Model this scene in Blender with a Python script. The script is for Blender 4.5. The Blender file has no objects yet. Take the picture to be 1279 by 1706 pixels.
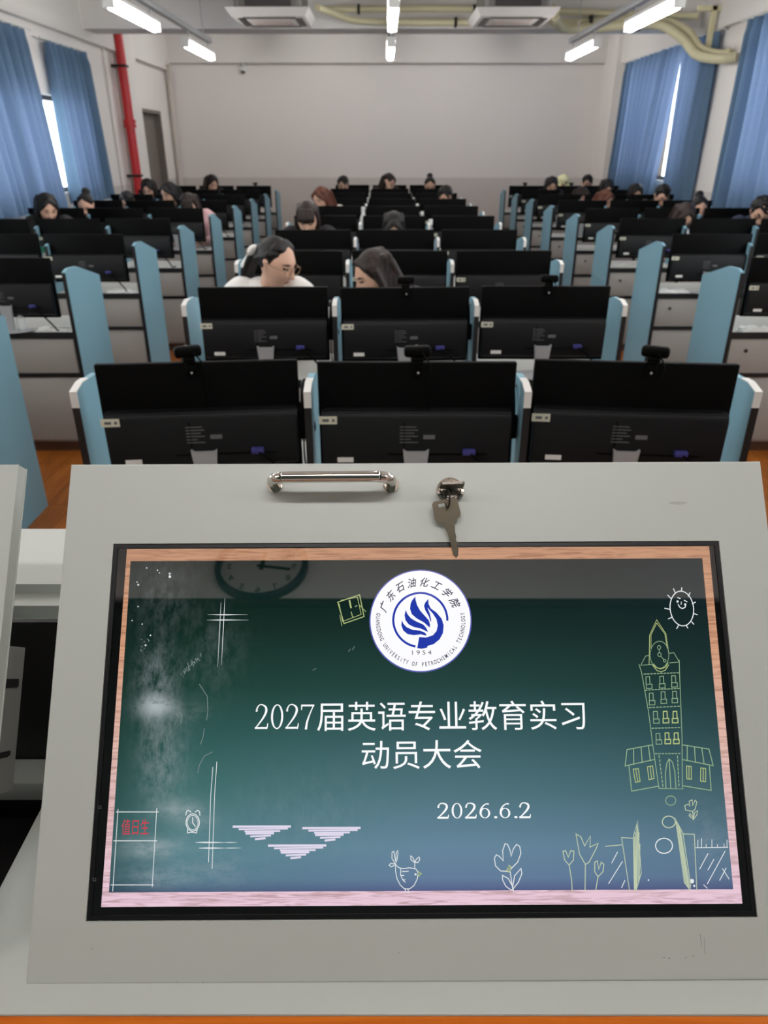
import bpy, bmesh, math, random
from mathutils import Vector, Matrix, Euler, noise

PI = math.pi
random.seed(7)
SC = bpy.context.scene
COL = SC.collection

# ------------------------------------------------------------------ camera
cam = bpy.data.cameras.new('camera')
camo = bpy.data.objects.new('camera', cam)
COL.objects.link(camo)
SC.camera = camo
camo.location = (0, 0, 1.6)
camo.rotation_euler = (math.radians(90 - 26.433), 0, 0)
cam.sensor_fit = 'VERTICAL'
cam.sensor_height = 32.0
cam.lens = 32.0 * 1217 / 1706
cam.clip_start = 0.02
cam.dof.use_dof = True
cam.dof.focus_distance = 0.64
cam.dof.aperture_fstop = 9.5

# ------------------------------------------------------------------ daylight and exposure
world = bpy.data.worlds.new('sky')
SC.world = world
world.use_nodes = True
wn = world.node_tree.nodes
wn['Background'].inputs['Color'].default_value = (0.95, 0.975, 1.0, 1)
wn['Background'].inputs["Strength"].default_value = 6.5
LAMP_POWER = 37.0
SC.view_settings.view_transform = 'Standard'
SC.view_settings.look = 'None'
SC.view_settings.gamma = 1.0
SC.view_settings.use_curve_mapping = False
SC.view_settings.exposure = 0.0
SC.cycles.use_denoising = True
SC.cycles.max_bounces = 8
SC.cycles.sample_clamp_indirect = 6.0


# ------------------------------------------------------------------ materials
def lin(c):
    return tuple((x / 255 / 12.92) if x / 255 <= 0.04045 else ((x / 255 + 0.055) / 1.055) ** 2.4 for x in c)


MATS = {}


def mat(name, rgb, rough=0.5, metal=0.0, noise_amt=0.06, noise_scale=8.0, spec=0.5, bump=0.0, bump_scale=60.0):
    """procedural paint/plastic/metal with a slight tonal variation"""
    if name in MATS:
        return MATS[name]
    m = bpy.data.materials.new(name)
    m.use_nodes = True
    nt = m.node_tree
    b = nt.nodes['Principled BSDF']
    c = lin(rgb)
    tc = nt.nodes.new('ShaderNodeTexCoord')
    no = nt.nodes.new('ShaderNodeTexNoise')
    no.inputs['Scale'].default_value = noise_scale
    no.inputs['Detail'].default_value = 4
    nt.links.new(tc.outputs['Object'], no.inputs['Vector'])
    mx = nt.nodes.new('ShaderNodeMix')
    mx.data_type = 'RGBA'
    mx.inputs['A'].default_value = (*[x * (1 - noise_amt) for x in c], 1)
    mx.inputs['B'].default_value = (*[min(1, x * (1 + noise_amt)) for x in c], 1)
    nt.links.new(no.outputs['Fac'], mx.inputs['Factor'])
    nt.links.new(mx.outputs['Result'], b.inputs['Base Color'])
    b.inputs['Roughness'].default_value = rough
    b.inputs['Metallic'].default_value = metal
    b.inputs['Specular IOR Level'].default_value = spec
    if bump:
        n2 = nt.nodes.new('ShaderNodeTexNoise')
        n2.inputs['Scale'].default_value = bump_scale
        nt.links.new(tc.outputs['Object'], n2.inputs['Vector'])
        bp = nt.nodes.new('ShaderNodeBump')
        bp.inputs['Strength'].default_value = bump
        nt.links.new(n2.outputs['Fac'], bp.inputs['Height'])
        nt.links.new(bp.outputs['Normal'], b.inputs['Normal'])
    MATS[name] = m
    return m


def emit(name, rgb, strength=1.0, gloss=False):
    if name in MATS:
        return MATS[name]
    m = bpy.data.materials.new(name)
    m.use_nodes = True
    b = m.node_tree.nodes['Principled BSDF']
    c = lin(rgb)
    b.inputs['Base Color'].default_value = (0, 0, 0, 1)
    b.inputs['Emission Color'].default_value = (*c, 1)
    b.inputs['Emission Strength'].default_value = strength
    b.inputs['Roughness'].default_value = 0.04 if gloss else 0.6
    b.inputs['Specular IOR Level'].default_value = 1.0 if gloss else 0.1
    MATS[name] = m
    return m


def wall_mat():
    m = mat('wall_paint', (236, 231, 226), 0.8, noise_amt=0.02, noise_scale=1.2, bump=0.02)
    if 'dado' in m:
        return m
    nt = m.node_tree
    b = nt.nodes['Principled BSDF']
    geo = nt.nodes.new('ShaderNodeNewGeometry')
    sep = nt.nodes.new('ShaderNodeSeparateXYZ')
    nt.links.new(geo.outputs['Position'], sep.inputs[0])
    lt = nt.nodes.new('ShaderNodeMath')
    lt.operation = 'LESS_THAN'
    lt.inputs[1].default_value = 1.135
    nt.links.new(sep.outputs['Z'], lt.inputs[0])
    src = b.inputs['Base Color'].links[0].from_socket
    mx = nt.nodes.new('ShaderNodeMix')
    mx.data_type = 'RGBA'
    nt.links.new(lt.outputs[0], mx.inputs['Factor'])
    nt.links.new(src, mx.inputs['A'])
    mx.inputs['B'].default_value = (*lin((212, 206, 200)), 1)
    nt.links.new(mx.outputs['Result'], b.inputs['Base Color'])
    m['dado'] = 1
    return m


def wood_mat(name, c1, c2, rough=0.35, plank=True):
    m = bpy.data.materials.new(name)
    m.use_nodes = True
    nt = m.node_tree
    b = nt.nodes['Principled BSDF']
    tc = nt.nodes.new('ShaderNodeTexCoord')
    mp = nt.nodes.new('ShaderNodeMapping')
    mp.inputs['Scale'].default_value = (9, 1.2, 9) if plank else (1.5, 30, 30)
    nt.links.new(tc.outputs['Object'], mp.inputs['Vector'])
    no = nt.nodes.new('ShaderNodeTexNoise')
    no.inputs['Scale'].default_value = 2.2
    no.inputs['Detail'].default_value = 8
    no.inputs['Distortion'].default_value = 1.2
    nt.links.new(mp.outputs[0], no.inputs['Vector'])
    cr = nt.nodes.new('ShaderNodeValToRGB')
    cr.color_ramp.elements[0].position = 0.3
    cr.color_ramp.elements[0].color = (*lin(c1), 1)
    cr.color_ramp.elements[1].position = 0.75
    cr.color_ramp.elements[1].color = (*lin(c2), 1)
    nt.links.new(no.outputs['Fac'], cr.inputs[0])
    last = cr.outputs[0]
    if plank:
        br = nt.nodes.new('ShaderNodeTexBrick')
        br.inputs['Scale'].default_value = 1.0
        br.inputs['Brick Width'].default_value = 1.1
        br.inputs['Row Height'].default_value = 0.13
        br.inputs['Mortar Size'].default_value = 0.0025
        br.inputs['Color1'].default_value = (1, 1, 1, 1)
        br.inputs['Color2'].default_value = (0.82, 0.8, 0.78, 1)
        br.inputs['Mortar'].default_value = (0.35, 0.3, 0.25, 1)
        m2 = nt.nodes.new('ShaderNodeMapping')
        m2.inputs['Rotation'].default_value = (0, 0, PI / 2)
        nt.links.new(tc.outputs['Object'], m2.inputs['Vector'])
        nt.links.new(m2.outputs[0], br.inputs['Vector'])
        mx = nt.nodes.new('ShaderNodeMix')
        mx.data_type = 'RGBA'
        mx.blend_type = 'MULTIPLY'
        mx.inputs['Factor'].default_value = 1
        nt.links.new(last, mx.inputs['A'])
        nt.links.new(br.outputs['Color'], mx.inputs['B'])
        last = mx.outputs['Result']
    nt.links.new(last, b.inputs['Base Color'])
    b.inputs['Roughness'].default_value = rough
    b.inputs['Specular IOR Level'].default_value = .22
    MATS[name] = m
    return m


def curtain_mat():
    m = bpy.data.materials.new('blue_curtain_cloth')
    m.use_nodes = True
    nt = m.node_tree
    nt.nodes.remove(nt.nodes['Principled BSDF'])
    out = nt.nodes['Material Output']
    tc = nt.nodes.new('ShaderNodeTexCoord')
    wv = nt.nodes.new('ShaderNodeTexNoise')
    wv.inputs['Scale'].default_value = 40
    nt.links.new(tc.outputs['Object'], wv.inputs['Vector'])
    mx = nt.nodes.new('ShaderNodeMix')
    mx.data_type = 'RGBA'
    mx.inputs['A'].default_value = (*lin((96, 122, 146)), 1)
    mx.inputs['B'].default_value = (*lin((110, 136, 160)), 1)
    nt.links.new(wv.outputs['Fac'], mx.inputs['Factor'])
    d = nt.nodes.new('ShaderNodeBsdfDiffuse')
    t = nt.nodes.new('ShaderNodeBsdfTranslucent')
    nt.links.new(mx.outputs['Result'], d.inputs['Color'])
    t.inputs['Color'].default_value = (*lin((140, 156, 194)), 1)
    ms = nt.nodes.new('ShaderNodeMixShader')
    ms.inputs[0].default_value = 0.23
    nt.links.new(d.outputs[0], ms.inputs[1])
    nt.links.new(t.outputs[0], ms.inputs[2])
    nt.links.new(ms.outputs[0], out.inputs[0])
    return m


def glass_mat():
    m = bpy.data.materials.new('window_glass')
    m.use_nodes = True
    nt = m.node_tree
    nt.nodes.remove(nt.nodes['Principled BSDF'])
    out = nt.nodes['Material Output']
    tr = nt.nodes.new('ShaderNodeBsdfTransparent')
    tr.inputs[0].default_value = (0.93, 0.96, 0.97, 1)
    gl = nt.nodes.new('ShaderNodeBsdfGlossy')
    gl.inputs['Roughness'].default_value = 0.02
    ms = nt.nodes.new('ShaderNodeMixShader')
    ms.inputs[0].default_value = 0.07
    nt.links.new(tr.outputs[0], ms.inputs[1])
    nt.links.new(gl.outputs[0], ms.inputs[2])
    nt.links.new(ms.outputs[0], out.inputs[0])
    return m


# ------------------------------------------------------------------ mesh builder
class MB:
    def __init__(s):
        s.bm = bmesh.new()

    def _mi(s, faces, mi):
        for f in faces:
            f.material_index = mi

    def box(s, x0, x1, y0, y1, z0, z1, mi=0, bevel=0.0, seg=2):
        r = bmesh.ops.create_cube(s.bm, size=1)
        vs = r['verts']
        for v in vs:
            v.co = Vector(((x0 + x1) / 2 + v.co.x * (x1 - x0), (y0 + y1) / 2 + v.co.y * (y1 - y0), (z0 + z1) / 2 + v.co.z * (z1 - z0)))
        fs = list({f for v in vs for f in v.link_faces})
        s._mi(fs, mi)
        if bevel:
            es = list({e for v in vs for e in v.link_edges})
            r = bmesh.ops.bevel(s.bm, geom=es, offset=bevel, segments=seg, affect='EDGES', profile=0.5)
            s._mi(r['faces'], mi)
        return s

    def prism(s, poly, fn, h0, h1, mi=0):
        """poly: 2D points; fn(p, h) -> 3D; extruded from h0 to h1"""
        a = [s.bm.verts.new(fn(p, h0)) for p in poly]
        b = [s.bm.verts.new(fn(p, h1)) for p in poly]
        n = len(poly)
        fs = [s.bm.faces.new(a[::-1]), s.bm.faces.new(b)]
        for i in range(n):
            fs.append(s.bm.faces.new((a[i], a[(i + 1) % n], b[(i + 1) % n], b[i])))
        s._mi(fs, mi)
        bmesh.ops.recalc_face_normals(s.bm, faces=fs)
        return s

    def flat(s, pts, mi=0):
        f = s.bm.faces.new([s.bm.verts.new(p) for p in pts])
        f.material_index = mi
        return s

    def tube(s, pts, r, n=12, mi=0, closed=False):
        pts = [Vector(p) for p in pts]
        m = len(pts)
        rr = r if isinstance(r, (list, tuple)) else [r] * m
        rings = []
        up = None
        for i, p in enumerate(pts):
            if closed:
                t = (pts[(i + 1) % m] - pts[i - 1]).normalized()
            else:
                t = (pts[min(i + 1, m - 1)] - pts[max(i - 1, 0)]).normalized()
            if up is None:
                up = Vector((0, 0, 1)) if abs(t.z) < 0.9 else Vector((1, 0, 0))
            x = t.cross(up).normalized()
            y = x.cross(t).normalized()
            up = y
            rings.append([s.bm.verts.new(p + (x * math.cos(2 * PI * k / n) + y * math.sin(2 * PI * k / n)) * rr[i]) for k in range(n)])
        fs = []
        for i in range(m if closed else m - 1):
            a, b = rings[i], rings[(i + 1) % m]
            for k in range(n):
                fs.append(s.bm.faces.new((a[k], a[(k + 1) % n], b[(k + 1) % n], b[k])))
        if not closed:
            fs.append(s.bm.faces.new(rings[0][::-1]))
            fs.append(s.bm.faces.new(rings[-1]))
        s._mi(fs, mi)
        bmesh.ops.recalc_face_normals(s.bm, faces=fs)
        return s

    def ell(s, c, r, mi=0, u=20, v=14, rot=None):
        q = bmesh.ops.create_uvsphere(s.bm, u_segments=u, v_segments=v, radius=1)
        M = rot.to_matrix() if rot else None
        for w in q['verts']:
            p = Vector((w.co.x * r[0], w.co.y * r[1], w.co.z * r[2]))
            if M:
                p = M @ p
            w.co = p + Vector(c)
        s._mi({f for w in q['verts'] for f in w.link_faces}, mi)
        return s

    def cap(s, p, q, r0, r1, mi=0, n=16):
        """tapered capsule with round ends"""
        p, q = Vector(p), Vector(q)
        t = q - p
        L = t.length
        t = t / L if L > 1e-7 else Vector((0, 0, 1))
        x = t.cross(Vector((0, 0, 1)) if abs(t.z) < .9 else Vector((1, 0, 0))).normalized()
        y = t.cross(x)
        rings = []
        for c, r, a0, a1 in ((p, r0, -PI / 2, 0), (q, r1, 0, PI / 2)):
            for k in range(6):
                a = a0 + (a1 - a0) * k / 5
                rr = max(r * math.cos(a), r * .02)
                cc = c + t * r * math.sin(a)
                rings.append([s.bm.verts.new(cc + (x * math.cos(2 * PI * i / n) + y * math.sin(2 * PI * i / n)) * rr) for i in range(n)])
        fs = [s.bm.faces.new(rings[0][::-1]), s.bm.faces.new(rings[-1])]
        for a, b in zip(rings, rings[1:]):
            for i in range(n):
                fs.append(s.bm.faces.new((a[i], a[(i + 1) % n], b[(i + 1) % n], b[i])))
        s._mi(fs, mi)
        return s

    def lathe(s, prof, n=24, mi=0, c=(0, 0, 0)):
        rings = []
        for r, z in prof:
            rings.append([s.bm.verts.new((c[0] + r * math.cos(2 * PI * k / n), c[1] + r * math.sin(2 * PI * k / n), c[2] + z)) for k in range(n)])
        fs = []
        for a, b in zip(rings, rings[1:]):
            for k in range(n):
                fs.append(s.bm.faces.new((a[k], a[(k + 1) % n], b[(k + 1) % n], b[k])))
        fs.append(s.bm.faces.new(rings[0][::-1]))
        fs.append(s.bm.faces.new(rings[-1]))
        s._mi(fs, mi)
        return s

    def xform(s, M):
        bmesh.ops.transform(s.bm, matrix=M, verts=s.bm.verts)
        return s

    def mesh(s, name, smooth=True):
        me = bpy.data.meshes.new(name)
        s.bm.to_mesh(me)
        s.bm.free()
        if smooth:
            for p in me.polygons:
                p.use_smooth = True
            try:
                me.set_sharp_from_angle(angle=math.radians(35))
            except Exception:
                pass
        return me

    def build(s, name, mats, parent=None, smooth=True, world=False):
        me = s.mesh(name, smooth)
        return link_mesh(name, me, mats, parent, world)


def link_mesh(name, me, mats, parent=None, world=False):
    if not isinstance(mats, (list, tuple)):
        mats = [mats]
    if not me.materials:
        for m in mats:
            me.materials.append(m)
    o = bpy.data.objects.new(name, me)
    COL.objects.link(o)
    if parent is not None:
        o.parent = parent
        if world:                      # mesh was laid out in room coordinates
            q = parent
            off = Vector((0, 0, 0))
            while q is not None:
                off += q.location
                q = q.parent
            me.transform(Matrix.Translation(-off))
    return o


def tag(o, label, cat, group=None):
    o['label'] = label
    o['category'] = cat
    if group:
        o['group'] = group
    return o


def thing(name, label, cat, loc=(0, 0, 0), rotz=0.0, group=None):
    o = bpy.data.objects.new(name, None)
    o.empty_display_size = 0.1
    COL.objects.link(o)
    o.location = loc
    o.rotation_euler = (0, 0, rotz)
    return tag(o, label, cat, group)


def struct(name, mb, mats, smooth=False):
    o = mb.build(name, mats, None, smooth)
    o['kind'] = 'structure'
    return o


def dup(o, loc=None, rotz=None, label=None, group=None, scale=None):
    c = o.copy()
    COL.objects.link(c)
    for ch in o.children:
        k = ch.copy()
        COL.objects.link(k)
        k.parent = c
        for g in ch.children:
            h = g.copy()
            COL.objects.link(h)
            h.parent = k
    if loc is not None:
        c.location = loc
    if rotz is not None:
        c.rotation_euler = (0, 0, rotz)
    if label:
        c['label'] = label
    if group:
        c['group'] = group
    if scale:
        c.scale = (scale, scale, scale)
    return c


def text_mesh(body, size=1.0, align='LEFT', bold=0.0):
    cu = bpy.data.curves.new('lettering', 'FONT')
    cu.body = body
    cu.size = size
    cu.offset = bold
    cu.align_x = align
    cu.resolution_u = 4
    ob = bpy.data.objects.new('lettering', cu)
    COL.objects.link(ob)
    dg = bpy.context.evaluated_depsgraph_get()
    me = bpy.data.meshes.new_from_object(ob.evaluated_get(dg))
    bpy.data.objects.remove(ob)
    return me


def remesh(mb, voxel, smooth=2, disp=None):
    me = mb.mesh('m', False)
    ob = bpy.data.objects.new('m', me)
    COL.objects.link(ob)
    r = ob.modifiers.new('r', 'REMESH')
    r.mode = 'VOXEL'
    r.voxel_size = voxel
    if smooth:
        q = ob.modifiers.new('s', 'SMOOTH')
        q.iterations = smooth
        q.factor = 0.5
    dg = bpy.context.evaluated_depsgraph_get()
    out = bpy.data.meshes.new_from_object(ob.evaluated_get(dg))
    bpy.data.objects.remove(ob)
    for p in out.polygons:
        p.use_smooth = True
    return out


ORD = ['first', 'second', 'third', 'fourth', 'fifth', 'sixth', 'seventh', 'eighth', 'ninth', 'tenth', 'eleventh']

M_WALL = wall_mat()
M_CEIL = mat('ceiling_paint', (228, 224, 219), 0.85, noise_amt=0.02, noise_scale=1.0)
M_FLOOR = wood_mat('orange_floor_wood', (124, 68, 20), (158, 92, 34), 0.4)
M_TRIMWOOD = wood_mat('console_wood', (192, 92, 14), (214, 114, 26), 0.5, False)
M_BLUE = mat('pale_blue_laminate', (122, 164, 180), 0.5, noise_amt=0.02)
M_BLACKEDGE = mat('black_edge_band', (18, 18, 20), 0.45)
M_PANEL = mat('warm_grey_laminate', (152, 148, 143), 0.6, noise_amt=0.03, noise_scale=3)
M_TOP = mat('grey_desktop_laminate', (186, 186, 180), 0.5)
M_PLINTH = mat('dark_brown_plinth', (70, 40, 22), 0.6)
M_MON = mat('black_monitor_plastic', (3, 3, 3), 0.55, noise_amt=0.03, spec=0.08)
M_SHELL = mat('charcoal_shell_plastic', (12, 13, 15), 0.42, noise_amt=0.03, spec=0.26)
M_SCREENOFF = mat('dark_screen', (8, 8, 10), 0.15)
M_SILVER = mat('silver_plastic', (170, 172, 174), 0.35, 0.3)
M_STICK = mat('off_white_sticker', (206, 206, 186), 0.6)
M_INK = mat('grey_print', (92, 94, 96), 0.7)
M_GREYLAB = mat('grey_label', (96, 98, 100), 0.6)
M_VGA = mat('blue_plug', (52, 52, 120), 0.5)
M_WHITEPL = mat('white_plastic', (222, 222, 218), 0.45)
M_CONS = mat('console_white_metal', (186, 190, 184), 0.42, noise_amt=0.015, noise_scale=5, bump=0.01, bump_scale=400)
M_CBLACK = mat('console_black', (14, 11, 12), 0.5)
M_BRACKET = mat('grey_steel', (140, 138, 134), 0.5, 0.2)
M_CHROME = mat('polished_chrome', (214, 208, 200), 0.08, 1.0, noise_amt=0.01)
M_KEYDARK = mat('worn_steel', (104, 97, 90), .35, .9)
M_KEY = mat('nickel_key', (158, 146, 128), 0.32, 1.0, noise_amt=0.05, noise_scale=200)
M_DARK = mat('dark_metal', (46, 44, 42), 0.4, 0.6)
M_RED = mat('red_pipe_paint', (196, 34, 40), 0.4)
M_YPIPE = mat('cream_conduit', (216, 209, 172), 0.6)
M_CABLE = mat('white_cable', (205, 203, 198), 0.55)
M_FRAME = mat('brown_window_frame', (86, 76, 70), 0.45, 0.2)
M_DOOR = mat('grey_door_paint', (118, 110, 104), 0.55)
M_TUBE = emit('lamp_tube', (252, 250, 249), LAMP_POWER)
M_CURT = curtain_mat()
M_GLASS = glass_mat()


# ------------------------------------------------------------------ room shell
XL, XR, YB, YF, ZC = -3.73, 3.9, 14.5, -1.1, 3.55
struct('floor', MB().box(XL - .2, XR + .2, YF - .2, YB + .2, -0.1, 0), M_FLOOR)
struct('ceiling', MB().box(XL - .2, XR + .2, YF - .2, YB + .2, ZC, ZC + .1), M_CEIL)
struct('wall_back', MB().box(XL - .2, XR + .2, YB, YB + .2, 0, ZC), M_WALL)
struct('wall_front', MB().box(XL - .2, XR + .2, YF - .2, YF, 0, ZC), M_WALL)


def side_wall(name, xa, xb, holes):
    mb = MB()
    y = YF
    for (y0, y1, z0, z1) in sorted(holes):
        mb.box(xa, xb, y, y0, 0, ZC)
        if z0 > 0:
            mb.box(xa, xb, y0, y1, 0, z0)
        mb.box(xa, xb, y0, y1, z1, ZC)
        y = y1
    mb.box(xa, xb, y, YB, 0, ZC)
    struct(name, mb, M_WALL)


LWIN = [(2.6, 5.4, 1.14, 2.14), (7.3, 10.25, 1.14, 2.14)]
LDOOR = (12.62, 13.85, 0.0, 2.16)
RWIN = [(2.4, 5.2, 1.2, 2.72), (6.3, 8.9, 1.2, 2.72), (10.15, 13.2, 1.2, 2.72)]
side_wall('wall_left', XL - .2, XL, LWIN + [LDOOR])
side_wall('wall_right', XR, XR + .2, RWIN)


def window(n, xa, xb, h, mull):
    y0, y1, z0, z1 = h
    o = MB()
    t = .05
    o.box(xa, xb, y0, y1, z0, z0 + t).box(xa, xb, y0, y1, z1 - t, z1)
    o.box(xa, xb, y0, y0 + t, z0, z1).box(xa, xb, y1 - t, y1, z0, z1)
    for m in mull:
        o.box(xa, xb, m - .03, m + .03, z0, z1)
    w = struct('window_%d' % n, o, M_FRAME)
    g = MB().box((xa + xb) / 2 - .004, (xa + xb) / 2 + .004, y0 + t, y1 - t, z0 + t, z1 - t).build('pane', M_GLASS, w, False)
    return w


window(1, XL - .13, XL - .07, LWIN[0], [4.0])
window(2, XL - .13, XL - .07, LWIN[1], [8.15, 9.08])
window(3, XR + .07, XR + .13, RWIN[0], [3.8])
window(4, XR + .07, XR + .13, RWIN[1], [7.6])
window(5, XR + .07, XR + .13, RWIN[2], [11.7])
# door in the left wall
d = struct('door_1', MB().box(XL - .14, XL - .09, LDOOR[0] + .05, LDOOR[1] - .05, 0, LDOOR[3] - .05, bevel=.004), M_DOOR)
f = MB()
f.box(XL - .2, XL + .012, LDOOR[0], LDOOR[0] + .05, 0, LDOOR[3])
f.box(XL - .2, XL + .012, LDOOR[1] - .05, LDOOR[1], 0, LDOOR[3])
f.box(XL - .2, XL + .012, LDOOR[0], LDOOR[1], LDOOR[3] - .05, LDOOR[3])
f.build('door_frame', M_DOOR, d, False)
MB().box(XL - .09, XL - .03, 12.78, 12.8, .98, 1.02).box(XL - .05, XL - .03, 12.78, 12.92, .99, 1.01).build('door_handle', M_CHROME, d)
# beams, pillar, dado line
struct('trim_1', MB().box(XL, XR, 10.5, 10.95, 2.9, ZC), M_CEIL)              # cross beam
struct('trim_2', MB().box(XL, XL + .09, YF, YB, 2.79, ZC), M_CEIL)            # beam along the left wall
struct('trim_3', MB().box(XR - .09, XR, YF, YB, 2.83, ZC), M_CEIL)            # beam along the right wall
struct('trim_4', MB().box(XL, XR, YB - .09, YB, 2.9, ZC), M_CEIL)             # beam along the back wall
struct('trim_5', MB().box(XL, XL + .13, 11.85, 12.4, 0, ZC), M_WALL)          # pillar on the left wall
struct('trim_6', MB().box(XR - .16, XR, 13.75, 14.5, 0, ZC), M_WALL)          # pillar in the right back corner
struct('baseboard_back', MB().box(XL, XR, YB - .012, YB, 0, .1), M_PLINTH)
struct('baseboard_left', MB().box(XL, XL + .012, YF, 11.85, 0, .1), M_PLINTH)
struct('baseboard_right', MB().box(XR - .012, XR, YF, YB, 0, .1), M_PLINTH)


# curtains -------------------------------------------------------------------
def curtain(x, side, top, bot, z0, z1, folds, label, seed, amp=.085, free=None):
    """pleated sheet; top/bot = (y0, y1) of its hem and heading"""
    rnd = random.Random(seed)
    nu, nv = folds * 14, 26
    ph = [rnd.uniform(-.6, .6) for _ in range(folds + 2)]
    am = [rnd.uniform(.55, 1.25) for _ in range(folds + 2)]
    mb = MB()
    g = []
    for j in range(nv + 1):
        t = j / nv
        z = z1 + (z0 - z1) * t
        a, b = top[0] + (bot[0] - top[0]) * t ** 1.2, top[1] + (bot[1] - top[1]) * t ** 1.2
        row = []
        for i in range(nu + 1):
            u = i / nu
            k = int(u * folds)
            fr = u * folds - k
            A = am[k] * (1 - fr) + am[k + 1] * fr
            P = ph[k] * (1 - fr) + ph[k + 1] * fr
            w = math.sin(2 * PI * u * folds + P * (1.2 + t * 1.6)) + .28 * math.sin(2 * PI * u * folds * .47 + seed)
            w = math.copysign(abs(w) ** .75, w)
            depth = amp * A * (.7 + .4 * t) * w
            if free is not None:            # the free edge hangs almost flat
                depth *= min(1.0, .12 + abs(u - free) * 4)
            if j < 2:
                depth *= .8
            y = a + (b - a) * (u + .012 * math.sin(6 * u + 3 * t + seed))
            row.append(mb.bm.verts.new((x - side * (.09 + depth), y, z)))
        g.append(row)
    for j in range(nv):
        for i in range(nu):
            mb.bm.faces.new((g[j][i], g[j][i + 1], g[j + 1][i + 1], g[j + 1][i]))
    o = mb.build('curtain', M_CURT, None, True)
    return tag(o, label, 'curtain', 'blue window curtains')


curtain(XL, -1, (5.9, 8.72), (5.9, 8.98), 1.0, 2.68, 15, 'long blue curtain at the left frame edge, nearest on the left wall', 1)
curtain(XL, -1, (9.26, 10.42), (9.36, 10.5), 1.02, 2.64, 7, 'blue curtain on the left wall between the bright window gap and red pipe', 2)
curtain(XR, 1, (9.88, 10.97), (9.98, 10.92), 1.0, 2.8, 7, 'blue curtain right of the bright slit in the far right window', 3, free=1)
curtain(XR, 1, (11.0, 13.42), (11.30, 13.5), 1.0, 2.8, 13, 'wide blue curtain left of the bright slit, nearest the back wall', 4, free=0)
curtain(XR, 1, (6.4, 9.2), (6.4, 9.12), 1.0, 2.8, 15, 'blue curtain at the right frame edge, beyond the bare wall strip', 5)


def rail(x, side, y0, y1, z, label):
    t = thing('curtain_rail', label, 'curtain rail', (x, (y0 + y1) / 2, z), group='curtain rails')
    h = (y1 - y0) / 2
    MB().box(-.012, .012, -h, h, -.01, .015).build('rail', M_WHITEPL, t) if False else MB().tube([(-side * .09, -h, 0), (-side * .09, h, 0)], .011).build('rail', M_WHITEPL, t)
    for q in (-h + .1, 0, h - .1):
        MB().tube([(0, q, 0), (-side * .09, q, 0)], .007, 8).build('bracket', M_WHITEPL, t)


rail(XL, -1, 5.8, 8.95, 2.70, 'white curtain rail above the nearest left curtain')
rail(XL, -1, 9.15, 10.48, 2.66, 'white curtain rail above the left curtain beside the red pipe')
rail(XR, 1, 9.75, 13.55, 2.815, 'white curtain rail above the far right window')
rail(XR, 1, 6.3, 9.3, 2.815, 'white curtain rail above the curtain at the right frame edge')


# lamps -----------------------------------------------------------------------
def make_lamp(label):
    t = thing('ceiling_light', label, 'ceiling light', (0, 0, 0), group='strip lights')
    MB().box(-.045, .045, -.6, .6, .03, .06, bevel=.005).build('housing', M_WHITEPL, t)
    MB().cap((0, -.55, 0), (0, .55, 0), .036, .036).build('tube', M_TUBE, t)
    for s in (-1, 1):
        MB().box(-.04, .04, s * .6 - .012, s * .6 + .012, -.03, .05, bevel=.004).build('end_cap', M_WHITEPL, t)
        MB().tube([(0, s * .45, .06), (0, s * .45, .13)], .006, 8).build('hanger', M_SILVER, t)
    return t


lamp0 = None
side_names = {-1.94: 'left', .07: 'centre', 2.08: 'right'}
for lx in (-1.94, .07, 2.08):
    for j, ly in enumerate((9.03, 6.8, 4.55, 2.3)):
        lab = 'glowing strip light, %s of the %s ceiling row' % (('far one', 'near one in view', 'third from the back', 'second from the front')[j], side_names[lx])
        if lamp0 is None:
            lamp0 = make_lamp(lab)
            lamp0.location = (lx, ly, 2.52)
        else:
            dup(lamp0, (lx, ly, 2.52), 0, lab)
    dup(lamp0, (lx, -.12, 2.52), PI / 2, 'strip light parallel to the blackboard, %s one' % side_names[lx])
    dup(lamp0, (lx, 12.9, 3.3), 0, 'added strip light brightening the back wall, unseen behind the cross beam, %s ceiling row' % side_names[lx])  # added out of sight to brighten the back wall
    t = thing('light_track', 'long grey hanging track carrying the %s row of strip lights' % side_names[lx], 'light track', (lx, 4.5, 2.65), group='light tracks')
    MB().box(-.03, .03, -4.7, 5.1, 0, .045, bevel=.004).build('channel', M_SILVER, t)
    for q in (-4.2, -1.9, .35, 2.6, 4.8):
        MB().tube([(0, q, .04), (0, q, ZC - 2.65)], .005, 8).build('suspension_rod', M_SILVER, t)


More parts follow.
